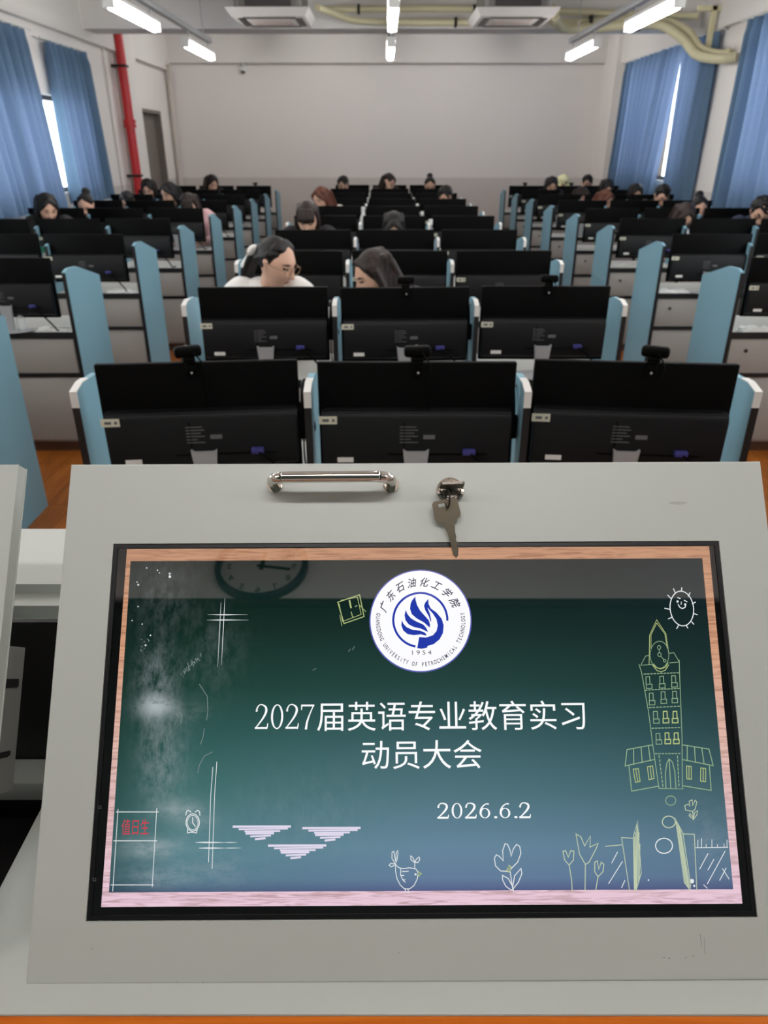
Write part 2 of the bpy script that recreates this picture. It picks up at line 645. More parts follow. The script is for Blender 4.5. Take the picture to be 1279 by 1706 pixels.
# air conditioners -------------------------------------------------------------
def make_ac(label):
    t = thing('air_conditioner', label, 'air conditioner', (0, 0, 0), group='ceiling cassette air conditioners')
    w = mat('ac_white', (206, 202, 198), .5)
    g = mat('ac_galvanised', (120, 117, 115), .35, .7)
    k = mat('ac_dark_insulation', (74, 70, 70), .8)
    b = MB().box(-.33, .33, -.38, .38, .07, .40, 1)
    b.box(-.235, .235, -.392, -.38, .09, .38, 2)
    b.box(-.345, -.30, -.39, .39, .05, .41, 0, .01).box(.30, .345, -.39, .39, .05, .41, 0, .01)
    b.build('body', [g, g, k], t)
    p = MB().prism([(-.43, -.47), (.43, -.47), (.43, .47), (-.43, .47)], lambda q, h: (q[0] * (1 - .12 * (h < .02)), q[1] * (1 - .12 * (h < .02)), h), 0.0, .07)
    p.build('panel', w, t, False)
    MB().box(-.2, .2, -.2, .2, -.008, .0, bevel=.003).build('grille', mat('ac_grille', (188, 176, 168), .6), t)
    for s in (-1, 1):
        MB().box(s * .30 - .035, s * .30 + .035, -.27, .27, -.006, .002).build('air_vent', M_DARK, t)
        MB().box(-.27, .27, s * .30 - .035, s * .30 + .035, -.006, .002).build('air_vent', M_DARK, t)
    for sx in (-1, 1):
        MB().tube([(sx * .3, .3, .4), (sx * .3, .3, ZC - 2.82)], .008, 8).build('hanger', M_SILVER, t)
        MB().tube([(sx * .3, -.3, .4), (sx * .3, -.3, ZC - 2.82)], .008, 8).build('hanger', M_SILVER, t)
    return t


ac = make_ac('ceiling cassette air conditioner left of the centre strip lights')
ac.location = (-1.19, 9.38, 2.82)
dup(ac, (1.37, 9.38, 2.82), 0, 'ceiling cassette air conditioner right of the centre strip lights')


# pipes -------------------------------------------------------------------------
def smooth_path(pts, n=8):
    pts = [Vector(p) for p in pts]
    out = []
    for i in range(len(pts) - 1):
        p0, p1, p2, p3 = pts[max(i - 1, 0)], pts[i], pts[i + 1], pts[min(i + 2, len(pts) - 1)]
        for k in range(n):
            t = k / n
            out.append(.5 * ((2 * p1) + (-p0 + p2) * t + (2 * p0 - 5 * p1 + 4 * p2 - p3) * t * t + (-p0 + 3 * p1 - 3 * p2 + p3) * t ** 3))
    out.append(pts[-1])
    return out


def conduit(label, pts, r, clamps):
    t = thing('conduit_pipe', label, 'pipe', pts[0], group='cream conduit pipes')
    MB().tube(smooth_path(pts), r, 14).build('pipe', M_YPIPE, t, world=True)
    for c in clamps:
        MB().box(c[0] - .015, c[0] + .015, c[1] - r - .012, c[1] + r + .012, c[2] - r - .012, c[2] + r + .012).build('clamp', M_DARK, t, world=True)


conduit('upper cream conduit running across the beam to the right wall', [(-.75, 10.42, 3.08), (.6, 10.42, 3.09), (2.2, 10.42, 3.06), (3.3, 10.4, 3.02), (3.70, 10.3, 3.0)], .035, [(-.3, 10.42, 3.083), (1.07, 10.42, 3.08), (2.0, 10.42, 3.065)])
conduit('cream conduit leaving the left air conditioner under the upper pipe', [(-.72, 9.5, 2.97), (-.62, 10.0, 3.0), (-.3, 10.35, 2.96), (.4, 10.36, 2.945), (1.05, 10.36, 2.945)], .035, [(.05, 10.36, 2.948), (.85, 10.36, 2.945)])
conduit('cream conduit bending down in an S above the far right curtain', [(1.85, 9.6, 2.96), (2.1, 10.36, 2.93), (2.9, 10.36, 2.96), (3.3, 10.34, 2.95), (3.52, 10.1, 2.82), (3.62, 9.85, 2.62), (3.75, 9.6, 2.54), (3.84, 9.5, 2.55)], .055, [(2.45, 10.36, 2.945)])
conduit('second cream conduit of the S bend above the right curtain', [(1.85, 9.5, 2.9), (2.15, 10.25, 2.87), (2.9, 10.28, 2.91), (3.25, 10.24, 2.9), (3.45, 10.0, 2.74), (3.55, 9.75, 2.56), (3.7, 9.45, 2.49), (3.84, 9.35, 2.5)], .05, [(3.0, 10.28, 2.91)])
t = thing('pipe_bracket', 'cream upright bracket plate holding the bent conduits at the right wall', 'bracket', (3.74, 9.95, 2.6))
MB().box(3.71, 3.77, 9.92, 9.97, 2.52, 3.05, bevel=.004).build('plate', M_YPIPE, t, world=True)
MB().box(3.55, 3.81, 9.92, 9.97, 3.0, 3.05, bevel=.004).build('arm', M_YPIPE, t, world=True)
# red fire pipe with its coupling and brackets
t = thing('fire_pipe', 'red vertical fire pipe on the left wall before the pillar', 'pipe', (XL + .13, 11.72, 0))
MB().tube([(0, 0, 0), (0, 0, 3.3)], .062, 20).build('pipe', M_RED, t)
MB().lathe([(.062, -.05), (.085, -.05), (.085, -.012), (.075, -.01), (.075, .01), (.085, .012), (.085, .05), (.062, .05)], 20, c=(0, 0, 1.92)).build('coupling', M_RED, t)
for z in (2.62, 1.25):
    MB().box(-.128, .07, -.075, .075, z - .015, z + .015, bevel=.003).build('bracket', M_DARK, t)
tag(MB().tube([(XL + .03, 11.35, 0), (XL + .03, 11.35, 2.9)], .018).build('conduit_pipe', M_WALL), 'thin white vertical conduit left of the red pipe', 'pipe')
tag(MB().tube(smooth_path([(XL + .12, 14.2, 2.88), (XL + .10, 14.3, 2.84), (XL + .075, 14.4, 2.7), (XL + .07, 14.42, 2.5), (XL + .07, 14.42, 1.0), (XL + .07, 14.42, 0)]), .04).build('conduit_pipe', mat('ivory_pipe', (206, 200, 190), .6)), 'ivory downpipe in the left back corner', 'pipe')
t = thing('security_camera', 'small grey dome security camera under the back wall beam', 'camera', (-2.39, 14.455, 2.9))
MB().tube([(0, 0, 0), (0, 0, -.07)], .03).build('mount', M_SILVER, t)
MB().ell((0, 0, -.1), (.055, .055, .05)).build('housing', M_WHITEPL, t)
MB().ell((0, -.02, -.125), (.035, .035, .03)).build('lens', M_DARK, t)

# front wall behind the photographer (seen mirrored in the display glass)
t = thing('wall_clock', 'round wall clock with blue rim high on the front wall', 'clock', (-.495, YF, 2.99))
ry = Matrix.Rotation(PI / 2, 4, 'X')
MB().lathe([(.165, 0), (.19, 0), (.19, .03), (.18, .04), (.168, .03), (.165, 0)], 48).xform(Matrix.Rotation(-PI / 2, 4, 'X')).build('rim', mat('navy_rim', (34, 40, 70), .35), t)
MB().lathe([(.168, 0.002), (.168, .01)], 48).xform(Matrix.Rotation(-PI / 2, 4, 'X')).build('dial', mat('clock_dial', (205, 203, 198), .6), t)
for h in range(1, 13):
    a = PI / 2 - h * PI / 6
    me = text_mesh(str(h), .045, 'CENTER')
    me.transform(Matrix.Translation((-.132 * math.cos(a), .012, .132 * math.sin(a) - .016)) @ Matrix.Rotation(PI, 4, 'Z') @ Matrix.Rotation(PI / 2, 4, 'X'))
    link_mesh('numeral', me, M_CBLACK, t)
for ln, w, ang in ((.085, .008, PI * .02), (.12, .006, PI * .55)):
    MB().box(-w, w, .013, .016, -.02, ln).xform(Matrix.Rotation(ang, 4, 'Y')).build('hand', M_CBLACK, t)
t = thing('blackboard', 'dark green blackboard on the front wall behind the console', 'blackboard', (.1, YF, .95))
MB().box(-2.3, 2.3, 0.005, .03, .03, 1.80).build('board', mat('board_green', (24, 40, 34), .5), t)
f = MB().box(-2.35, 2.35, 0, .045, 1.79, 1.827).box(-2.35, 2.35, 0, .045, 0, .04)
f.box(-2.35, -2.3, 0, .045, 0, 1.827).box(2.3, 2.35, 0, .045, 0, 1.827).build('frame', M_DARK, t)


# ------------------------------------------------------------------ desks
DIV_PROFILE = [(-.05, 1.018), (.0, 1.03), (.11, 1.026), (.43, .935)]
BLOCKS = {
    'left': dict(div=[-1.69, -2.28, -2.87, -3.46], y0=2.86, rows=range(0, 9), seats=[-2.035, -2.615, -3.2], names=['aisle', 'middle', 'window']),
    'middle': dict(div=[-.83, -.205, .385, 1.0], y0=1.94, rows=range(0, 10), seats=[-.505, .089, .68], names=['left', 'middle', 'right']),
    'right': dict(div=[1.89, 2.48, 3.07, 3.66], y0=2.86, rows=range(1, 9), seats=[2.225, 2.81, 3.39], names=['aisle', 'middle', 'window']),
}


def make_desk(bk):
    B = BLOCKS[bk]
    dv = B['div']
    cx = sum(dv) / 4
    t = thing('computer_desk', 'x', 'desk', (cx, 0, 0), group='classroom computer desks')
    x0, x1 = min(dv) - cx, max(dv) - cx
    MB().box(x0, x1, -.045, .42, .672, .70, bevel=.003).build('worktop', M_TOP, t)
    MB().box(x0, x1, -.052, -.045, .668, .703).box(x0, x1, -.05, -.03, .452, .472).build('black_rail', M_BLACKEDGE, t, False)
    MB().box(x0, x1, -.02, .30, 0, .06).build('plinth', M_PLINTH, t, False)
    MB().box(x0, x1, -.03, .32, .06, .075).build('bottom_shelf', M_PANEL, t, False)
    ds = sorted(v - cx for v in dv)
    for a, b in zip(ds, ds[1:]):
        p = MB().box(a + .018, b - .018, -.045, -.027, .474, .666, bevel=.002).build('drawer_front', M_PANEL, t)
        MB().lathe([(.0105, 0), (.0105, .004), (.007, .006), (.002, .006)], 16).xform(Matrix.Translation((a + .11, -.045, .60)) @ Matrix.Rotation(PI / 2, 4, 'X')).build('lock', M_DARK, p)
        MB().box(a + .018, b - .018, -.043, -.025, .075, .450, bevel=.002).build('lower_panel', M_PANEL, t)
    for k, v in enumerate(ds):
        end = (k in (0, 3))
        zb = 0.0 if end else .7
        prof = [(-.05, zb), (.43, zb)] + DIV_PROFILE[::-1]
        p = MB().prism(prof, lambda q, h, v=v: (v + h, q[0], q[1]), -.009, .009).build('divider_panel', M_BLUE, t, False)
        cap = bk == 'middle'
        MB().box(v - .0098, v + .0098, -.054, -.05, zb, .975 if cap else 1.012).build('edge_band', M_BLACKEDGE, p, False)
        if cap:
            MB().prism([(-.0545, .975), (-.0545, 1.02), (-.002, 1.033), (.04, 1.0315), (.04, 1.0285), (-.002, 1.030), (-.05, 1.017), (-.05, .975)], lambda q, h, v=v: (v + h, q[0], q[1]), -.0098, .0098).build('corner_cap', M_WHITEPL, p, False)
    return t


for bk, B in BLOCKS.items():
    proto = None
    for k in B['rows']:
        n = ORD[k - B['rows'][0]]
        lab = 'long grey computer desk with pale blue dividers, %s row of the %s block' % (n, bk)
        y = B['y0'] + 1.2 * k
        if proto is None:
            proto = make_desk(bk)
            proto['label'] = lab
            proto.location.y = y
        else:
            dup(proto, (proto.location.x, y, 0), 0, lab)


# ------------------------------------------------------------------ monitors
def make_monitor():
    t = thing('monitor', 'x', 'monitor', (0, 0, .70), group='black desktop monitors')
    MB().box(-.27, .27, 0, .020, .075, .385, bevel=.004).build('panel', M_MON, t)
    MB().box(-.258, .258, .0195, .0205, .087, .373).build('screen', M_SCREENOFF, t, False)
    b = MB().prism([(.012, .081), (-.028, .10), (-.032, .232), (-.022, .252), (.012, .262)], lambda q, h: (h, q[0] - .001, q[1]), -.262, .262)
    es = [e for e in b.bm.edges]
    bmesh.ops.bevel(b.bm, geom=es, offset=.004, segments=2, affect='EDGES')
    sh = b.build('rear_shell', M_SHELL, t)
    MB().box(-.268, -.218, -.0345, -.0325, .222, .244).box(-.258, -.240, -.0352, -.034, .229, .237, 1).box(-.232, -.224, -.0352, -.034, .229, .237, 1).build('asset_sticker', [M_STICK, M_INK], sh, False)
    p = MB()
    for i in range(6):
        p.box(-.045, -.045 + (.045, .05, .04, .05, .03, .05)[i], -.0335, -.0325, .212 - i * .009, .2145 - i * .009)
    p.box(.02, .052, -.0335, -.0325, .178, .190).build('rating_label', M_GREYLAB, sh, False)
    MB().box(-.22, -.175, -.0315, -.0295, .108, .122).build('barcode_sticker', M_WHITEPL, sh, False)
    MB().box(-.08, .20, -.0325, -.031, .13, .134).box(-.035, -.032, -.0335, -.032, .14, .23).build('seam', M_MON, sh, False)
    # V shaped silver neck and oval foot
    nk = MB().prism([(-.036, .150), (-.026, .143), (.026, .143), (.036, .150), (.030, .09), (.026, .006), (-.026, .006), (-.030, .09)], lambda q, h: (q[0], h, q[1]), -.046, -.034)
    nk.build('stand_neck', M_SILVER, t, False)
    MB().ell((0, -.0, .006), (.115, .08, .006), u=28, v=8).build('stand_foot', M_SILVER, t)
    v = MB().box(.13, .165, -.05, -.03, .135, .150, 0, .002)
    v.build('video_plug', M_VGA, t)
    MB().tube(smooth_path([(.148, -.045, .142), (.19, -.055, .11), (.24, -.05, .05), (.255, -.02, .01), (.26, .06, .006)]), .0045, 8).build('video_cable', M_MON, t)
    return t


mon0 = None
MON = {}
for bk, B in BLOCKS.items():
    for k in B['rows']:
        for si, sx in enumerate(B['seats']):
            y = B['y0'] + 1.2 * k
            if abs(sx) - .27 > .5 * y + .3:
                continue
            n = ORD[k - B['rows'][0]]
            lab = 'black monitor seen from behind, %s seat, %s row of the %s desk block' % (B['names'][si], n, bk)
            rz = random.uniform(-.05, .05)
            dy = random.uniform(-.02, .03)
            if bk == 'middle' and k == 0:
                rz = (math.radians(5.5), 0.0, math.radians(-5.5))[si]
                dy = 0
            if mon0 is None:
                mon0 = make_monitor()
                mon0['label'] = lab
                mon0.location = (sx, y + dy, .70)
                mon0.rotation_euler.z = rz
                m = mon0
            else:
                m = dup(mon0, (sx, y + dy, .70), rz, lab)
            MON[(bk, k, si)] = m


# ------------------------------------------------------------------ webcams
def make_webcam():
    t = thing('webcam', 'x', 'webcam', (0, 0, 0), group='webcams clipped on monitors')
    MB().box(-.036, .036, -.016, .012, .016, .046, bevel=.009, seg=3).build('body', M_MON, t)
    MB().lathe([(.013, 0), (.013, .006), (.009, .007)], 20).xform(Matrix.Translation((0, .012, .031)) @ Matrix.Rotation(-PI / 2, 4, 'X')).build('lens', M_SCREENOFF, t)
    MB().box(-.016, .016, -.014, .020, .0005, .017, bevel=.003).box(-.013, .013, -.024, -.019, -.03, .006, bevel=.002).box(-.013, .013, -.024, .0, -.0, .004).build('clip', M_MON, t)
    MB().ell((0, -.025, -.022), (.0035, .0015, .0035), u=10, v=6).build('badge', M_SILVER, t)
    MB().tube(smooth_path([(.01, -.016, .03), (.03, -.03, .0), (.028, -.034, -.05), (.03, -.034, -.12)]), .0022, 8).build('cable', M_MON, t)
    return t


wc = make_webcam()
WEB = [(('middle', 0, 0), -.02, .35, 'black webcam on the front left monitor of the middle block'),
       (('middle', 0, 1), .0, .1, 'black webcam on the front centre monitor of the middle block'),
       (('middle', 0, 2), .045, -.35, 'black webcam tilted on the front right monitor of the middle block'),
       (('middle', 1, 1), .0, .1, 'black webcam on the second row centre monitor of the middle block'),
       (('middle', 1, 2), .01, -.1, 'black webcam on the second row right monitor of the middle block'),
       (('left', 8, 0), .03, .2, 'black webcam on the back row aisle monitor of the left block'),
       (('left', 7, 0), .0, .2, 'black webcam on the second last aisle monitor of the left block'),
       (('right', 8, 0), -.03, -.2, 'black webcam on the back row aisle monitor of the right block'),
       (('right', 8, 1), .1, -.2, 'black webcam on the back row middle monitor of the right block'),
       (('right', 7, 2), -.12, -.2, 'black webcam on the second last window monitor of the right block'),
       (('middle', 9, 1), -.1, .1, 'black webcam on the back row centre monitor of the middle block')]
for i, (key, dx, rz, lab) in enumerate(WEB):
    m = MON[key]
    r = m.rotation_euler.z
    loc = (m.location.x + dx * math.cos(r), m.location.y + dx * math.sin(r), .70 + .385)
    if i == 0:
        w = wc
        w.location = loc
        w.rotation_euler.z = r + rz
        w['label'] = lab
    else:
        w = dup(wc, loc, r + rz, lab)


# ------------------------------------------------------------------ small things on the desks
def bottle(x, y, z, h, r, body, capc, label, clear=False):
    t = thing('bottle', label, 'bottle', (x, y, z))
    MB().lathe([(r * .9, 0), (r, .01), (r, h * .62), (r * .9, h * .72), (r * .45, h * .84), (r * .42, h * .88)], 20).build('body', body, t)
    MB().lathe([(r * .5, h * .88), (r * .5, h), (r * .42, h)], 16).build('cap', capc, t)
    return t


clearm = bpy.data.materials.new('clear_plastic')
clearm.use_nodes = True
_b = clearm.node_tree.nodes['Principled BSDF']
_b.inputs['Base Color'].default_value = (.85, .88, .88, 1)
_b.inputs['Alpha'].default_value = .32
_b.inputs['Roughness'].default_value = .1
M_GREEN = mat('green_plastic', (28, 110, 84), .4)
bottle(-1.985, 4.045, .70, .105, .026, clearm, M_WHITEPL, 'small clear bottle on the left desk beside the nearest left monitor')
bottle(-2.335, 5.285, .70, .30, .033, clearm, M_GREEN, 'clear bottle with green cap between two left block monitors')
bottle(2.52, 6.48, .70, .345, .03, mat('white_bottle', (200, 205, 215), .4), M_DARK, 'white bottle standing between monitors in the right block')
bottle(-.21, 7.92, .70, .38, .034, M_WHITEPL, M_WHITEPL, 'tall white bottle between the sixth row middle block monitors')
bottle(.40, 6.72, .70, .36, .034, clearm, M_WHITEPL, 'clear bottle between the fifth row middle block monitors')


def cables(label, x0, x1, y, seed):
    """a loose white lead lying along the desk's front edge"""
    rnd = random.Random(seed)
    n = 9
    pts = [(x0 + (x1 - x0) * i / n, y + rnd.uniform(-.03, .05), .707 + (.004 if i % 2 else .02) * rnd.random()) for i in range(n + 1)]
    o = MB().tube(smooth_path(pts, 6), .006, 8).build('cable', M_CABLE)
    tag(o, label, 'cable', 'white leads on the desks')


cables('white lead along the nearest left block desk under its monitor', -2.25, -1.75, 4.06, 1)
cables('white lead along the left block desk behind the nearest blue divider', -2.25, -1.75, 5.26, 2)
cables('white lead on the nearest right block desk at the frame edge', 1.95, 2.42, 4.06, 3)
cables('white lead on the right block desk behind its nearest divider', 1.95, 2.42, 5.26, 4)
cables('white lead on the third right block desk at the aisle', 1.95, 2.42, 6.46, 5)


def paper(label, x, y, rz, seed, w=.2, d=.08):
    rnd = random.Random(seed)
    mb = MB()
    nx, ny = 8, 4
    top = [[(x + (i / nx - .5) * w * math.cos(rz) - (j / ny - .5) * d * math.sin(rz), y + (i / nx - .5) * w * math.sin(rz) + (j / ny - .5) * d * math.cos(rz), .703 + .022 * rnd.random() * (0 < i < nx)) for i in range(nx + 1)] for j in range(ny + 1)]
    vt = [[mb.bm.verts.new(p) for p in r] for r in top]
    vb = [[mb.bm.verts.new((p[0], p[1], .7005)) for p in r] for r in top]
    for j in range(ny):
        for i in range(nx):
            mb.bm.faces.new((vt[j][i], vt[j][i + 1], vt[j + 1][i + 1], vt[j + 1][i]))
            mb.bm.faces.new((vb[j][i], vb[j + 1][i], vb[j + 1][i + 1], vb[j][i + 1]))
    for j in range(ny):
        mb.bm.faces.new((vt[j][0], vt[j + 1][0], vb[j + 1][0], vb[j][0]))
        mb.bm.faces.new((vt[j + 1][nx], vt[j][nx], vb[j][nx], vb[j + 1][nx]))
    for i in range(nx):
        mb.bm.faces.new((vt[0][i + 1], vt[0][i], vb[0][i], vb[0][i + 1]))
        mb.bm.faces.new((vt[ny][i], vt[ny][i + 1], vb[ny][i + 1], vb[ny][i]))
    tag(mb.build('paper_sheet', M_WHITEPL), label, 'paper', 'crumpled papers on the desks')


paper('crumpled white paper on the nearest left block desk', -1.83, 4.06, .05, 3, .16)
paper('crumpled white paper on the left desk behind the nearest divider', -1.84, 5.26, -.1, 4, .2)
paper('crumpled white paper on the nearest right block desk', 2.06, 4.06, .1, 5, .2)
paper('crumpled white paper on the second right block desk', 2.03, 5.26, -.05, 6, .2)


# headsets hung on the dividers between the front seats
def make_headset():
    t = thing('headset', 'x', 'headset', (0, 0, 0), group='headsets on the dividers')
    arc = [(0, .075 * math.cos(a), .02 + .085 * math.sin(a)) for a in [PI * k / 16 for k in range(17)]]
    MB().tube(arc, .0065, 10).build('headband', M_MON, t)
    for s in (-1, 1):
        cup = MB().lathe([(.012, -.014), (.034, -.012), (.036, 0), (.034, .010), (.012, .012)], 24).xform(Matrix.Translation((0, s * .072, -.005)) @ Matrix.Rotation(PI / 2, 4, 'X'))
        cup.build('ear_cup', M_MON, t)
        MB().tube([(0, s * .075, .02), (0, s * .075, -.005)], .005, 8).build('yoke', M_SILVER, t)
    MB().box(-.004, .024, -.012, .012, .094, .100).box(-.008, -.004, -.012, .012, .094, .112).build('hook', M_SILVER, t)
    MB().tube(smooth_path([(0, -.075, -.03), (0, -.085, -.09), (.004, -.06, -.17), (0, -.03, -.24)]), .0025, 8).build('lead', M_MON, t)
    return t


hs = make_headset()
for i, (x, y, lab) in enumerate([(-.228, 2.035, 'black headset hung on the divider between the front left and centre monitors'),
                                 (.362, 2.035, 'black headset hung on the divider between the front centre and right monitors'),
                                 (-.228, 3.235, 'black headset on the second row divider left of the centre monitor'),
                                 (.362, 3.235, 'black headset on the second row divider right of the centre monitor')]):
    if i == 0:
        hs.location = (x, y, .90)
        hs['label'] = lab
    else:
        dup(hs, (x, y, .90), 0, lab)


# ------------------------------------------------------------------ people
SKINC = (214, 170, 146)
HEAD = Vector((0, -.075, 1.125))       # head centre in the seated rest pose, facing -Y
NECK = Vector((0, -.045, 1.02))


def skin_mat():
    m = mat('skin', SKINC, .5, noise_amt=.05, noise_scale=14)
    b = m.node_tree.nodes['Principled BSDF']
    b.inputs['Subsurface Weight'].default_value = .08
    return m


M_SKIN = skin_mat()
M_EYE = mat('eye_dark', (34, 24, 22), .25)
M_LIP = mat('lip_pink', (178, 98, 94), .4)
M_BROW = mat('brow_dark', (58, 44, 40), .7)


def hair_mat(name, dark, light):
    """fine strands: noise stretched along the fall of the hair"""
    m = mat(name, dark, .45)
    nt = m.node_tree
    b = nt.nodes['Principled BSDF']
    tc = nt.nodes.new('ShaderNodeTexCoord')
    mp = nt.nodes.new('ShaderNodeMapping')
    mp.inputs['Scale'].default_value = (120, 120, 9)
    no = nt.nodes.new('ShaderNodeTexNoise')
    no.inputs['Scale'].default_value = 1.0
    no.inputs['Detail'].default_value = 5
    cr = nt.nodes.new('ShaderNodeValToRGB')
    cr.color_ramp.elements[0].position = .35
    cr.color_ramp.elements[0].color = (*lin(dark), 1)
    cr.color_ramp.elements[1].position = .72
    cr.color_ramp.elements[1].color = (*lin(light), 1)
    bp = nt.nodes.new('ShaderNodeBump')
    bp.inputs['Strength'].default_value = .5
    bp.inputs['Distance'].default_value = .01
    nt.links.new(tc.outputs['Object'], mp.inputs[0])
    nt.links.new(mp.outputs[0], no.inputs['Vector'])
    nt.links.new(no.outputs['Fac'], cr.inputs[0])
    nt.links.new(cr.outputs[0], b.inputs['Base Color'])
    nt.links.new(no.outputs['Fac'], bp.inputs['Height'])
    nt.links.new(bp.outputs[0], b.inputs['Normal'])
    b.inputs['Specular IOR Level'].default_value = .3
    return m


HAIRS = {'black': hair_mat('black_hair', (9, 8, 8), (30, 26, 25)), 'brown': hair_mat('dark_brown_hair', (20, 14, 12), (58, 42, 36)), 'auburn': hair_mat('auburn_hair', (58, 30, 20), (120, 68, 46))}


def head_frame(yaw, pitch):
    """room-from-head transform; head coordinates are centred on the head, face towards -Y"""
    R = Matrix.Rotation(yaw, 4, 'Z') @ Matrix.Rotation(pitch, 4, 'X')
    return Matrix.Translation(NECK) @ R @ Matrix.Translation(HEAD - NECK)


def add_head(mb, F):
    q = bmesh.ops.create_uvsphere(mb.bm, u_segments=56, v_segments=40, radius=1)
    for v in q['verts']:
        x, y, z = v.co
        px, py, pz = x * .074, y * .094, z * .114
        if z < 0:
            k = abs(z)
            px *= 1 - .34 * k ** 1.6
            py = py * (1 - .22 * k ** 1.5) - .012 * k
            if y > 0:
                py *= 1 - .38 * k
        if y < 0:
            a = max(0, 1 - (px / .06) ** 2)
            if -.2 < z < .3:                       # eye sockets
                for s in (-1, 1):
                    d2 = ((px - s * .031) / .018) ** 2 + ((pz - .012) / .014) ** 2
                    py += .009 * math.exp(-d2)
            py -= .004 * math.exp(-((pz - .036) / .012) ** 2) * a   # brow ridge
            py -= .006 * math.exp(-(px / .022) ** 2 - ((pz + .056) / .012) ** 2)   # lips
            py += .004 * math.exp(-(px / .03) ** 2 - ((pz + .078) / .008) ** 2)
            py -= .007 * math.exp(-(px / .024) ** 2 - ((pz + .10) / .014) ** 2)    # chin
            for s in (-1, 1):
                py -= .004 * math.exp(-((px - s * .038) / .018) ** 2 - ((pz + .025) / .02) ** 2)  # cheeks
        v.co = F @ Vector((px, py, pz))
    mb.cap(F @ Vector((0, -.090, .018)), F @ Vector((0, -.107, -.022)), .006, .0105)     # nose
    for s in (-1, 1):
        mb.cap(F @ Vector((s * .008, -.095, -.026)), F @ Vector((s * .011, -.092, -.027)), .0075, .006)
        mb.cap(F @ Vector((s * .074, .008, .018)), F @ Vector((s * .071, .002, -.022)), .012, .008)   # ears
        mb.cap(F @ Vector((s * .078, .014, .012)), F @ Vector((s * .078, .014, .02)), .009, .009)


def arm_pose(kind):
    """shoulder, elbow, wrist, hand direction for left (-x) and right (+x)"""
    L = [Vector((-.165, -.01, .955)), Vector((-.215, -.13, .74)), Vector((-.10, -.355, .755))]
    Rr = [Vector((.165, -.01, .955)), Vector((.215, -.13, .74)), Vector((.10, -.355, .755))]
    if kind == 'face':
        Rr = [Vector((.165, -.01, .955)), Vector((.185, -.27, .77)), Vector((.055, -.235, .99))]
    return L, Rr


def add_hand(mb, W, d, palm, s):
    """five bent fingers and a palm rooted at wrist W, pointing along d; palm is the palm-facing normal"""
    d = d.normalized()
    n = palm.normalized()
    side = d.cross(n).normalized()
    c = W + d * .05
    for o in (-.022, -.007, .008, .023):
        mb.cap(W + d * .01 + side * o * .55, W + d * .082 + side * o, .013, .0105)
    for o, ln in ((-.026, .052), (-.009, .072), (.009, .078), (.026, .068)):
        k = W + d * .085 + side * o
        a = k + d * ln * .42 + n * .008
        b = a + d * ln * .30 + n * .018
        e = b + d * ln * .12 + n * .022
        mb.cap(k, a, .0095, .0088)
        mb.cap(a, b, .0088, .0080)
        mb.cap(b, e, .0080, .0070)
    t0 = W + d * .022 + side * .024 * s
    t1 = t0 + d * .030 + side * .026 * s + n * .010
    t2 = t1 + d * .030 + side * .006 * s + n * .012
    mb.cap(t0, t1, .0125, .0105)
    mb.cap(t1, t2, .0105, .0085)


BODY_CACHE, CLOTH_CACHE, HAIR_CACHE = {}, {}, {}
LEGS = [(Vector((s * .085, .02, .515)), Vector((s * .10, -.40, .49)), Vector((s * .10, -.37, .085))) for s in (-1, 1)]


def body_mesh(yaw, pitch, pose, fine):
    key = (round(yaw, 3), round(pitch, 3), pose, fine)
    if key in BODY_CACHE:
        return BODY_CACHE[key]
    F = head_frame(yaw, pitch)
    mb = MB()
    add_head(mb, F)
    mb.cap(Vector((0, -.015, .96)), F @ Vector((0, .012, -.06)), .056, .050)          # neck
    mb.cap((-.10, 0, .925), (.10, 0, .925), .085, .085)
    mb.cap((-.085, .005, .90), (-.075, .03, .72), .095, .09)
    mb.cap((.085, .005, .90), (.075, .03, .72), .095, .09)
    mb.cap((-.065, .03, .72), (-.08, .03, .55), .09, .105)
    mb.cap((.065, .03, .72), (.08, .03, .55), .09, .105)
    mb.cap((0, 0, .90), (0, .03, .56), .10, .11)
    for A, s in zip(arm_pose(pose), (-1, 1)):
        S, E, W = A
        mb.cap(S + Vector((-s * .03, 0, .02)), S, .056, .055)
        mb.cap(S, E, .05, .038)
        mb.cap(E, W, .038, .026)
        if pose == 'face' and s == 1:
            add_hand(mb, W, Vector((-.25, .15, 1)), Vector((-.3, 1, .1)), -s)
        else:
            add_hand(mb, W, Vector((-s * .25, -1, -.02)), Vector((0, 0, -1)), -s)
    for H, K, A in LEGS:
        mb.cap(H, K, .085, .056)
        mb.cap(K, A, .056, .038)
        mb.cap(A + Vector((0, .03, -.045)), A + Vector((0, -.14, -.055)), .036, .03)
    me = remesh(mb, .0052 if fine else .0085, 3)
    Fi = F.inverted()
    me.materials.append(M_SKIN)
    me.materials.append(M_EYE)
    me.materials.append(M_LIP)
    me.materials.append(M_BROW)
    for p in me.polygons:
        c = Fi @ p.center
        if c.y < -.05 and abs(c.z) < .1 and abs(c.x) < .07:
            for s in (-1, 1):
                if ((c.x - s * .031) / .0145) ** 2 + ((c.z - .011) / .0052) ** 2 < 1:
                    p.material_index = 1
                if ((c.x - s * .032) / .020) ** 2 + ((c.z - .033 + 8 * (c.x - s * .032) ** 2) / .0042) ** 2 < 1:
                    p.material_index = 3
            if (c.x / .021) ** 2 + ((c.z + .056) / .0075) ** 2 < 1:
                p.material_index = 2
    BODY_CACHE[key] = me
    return me


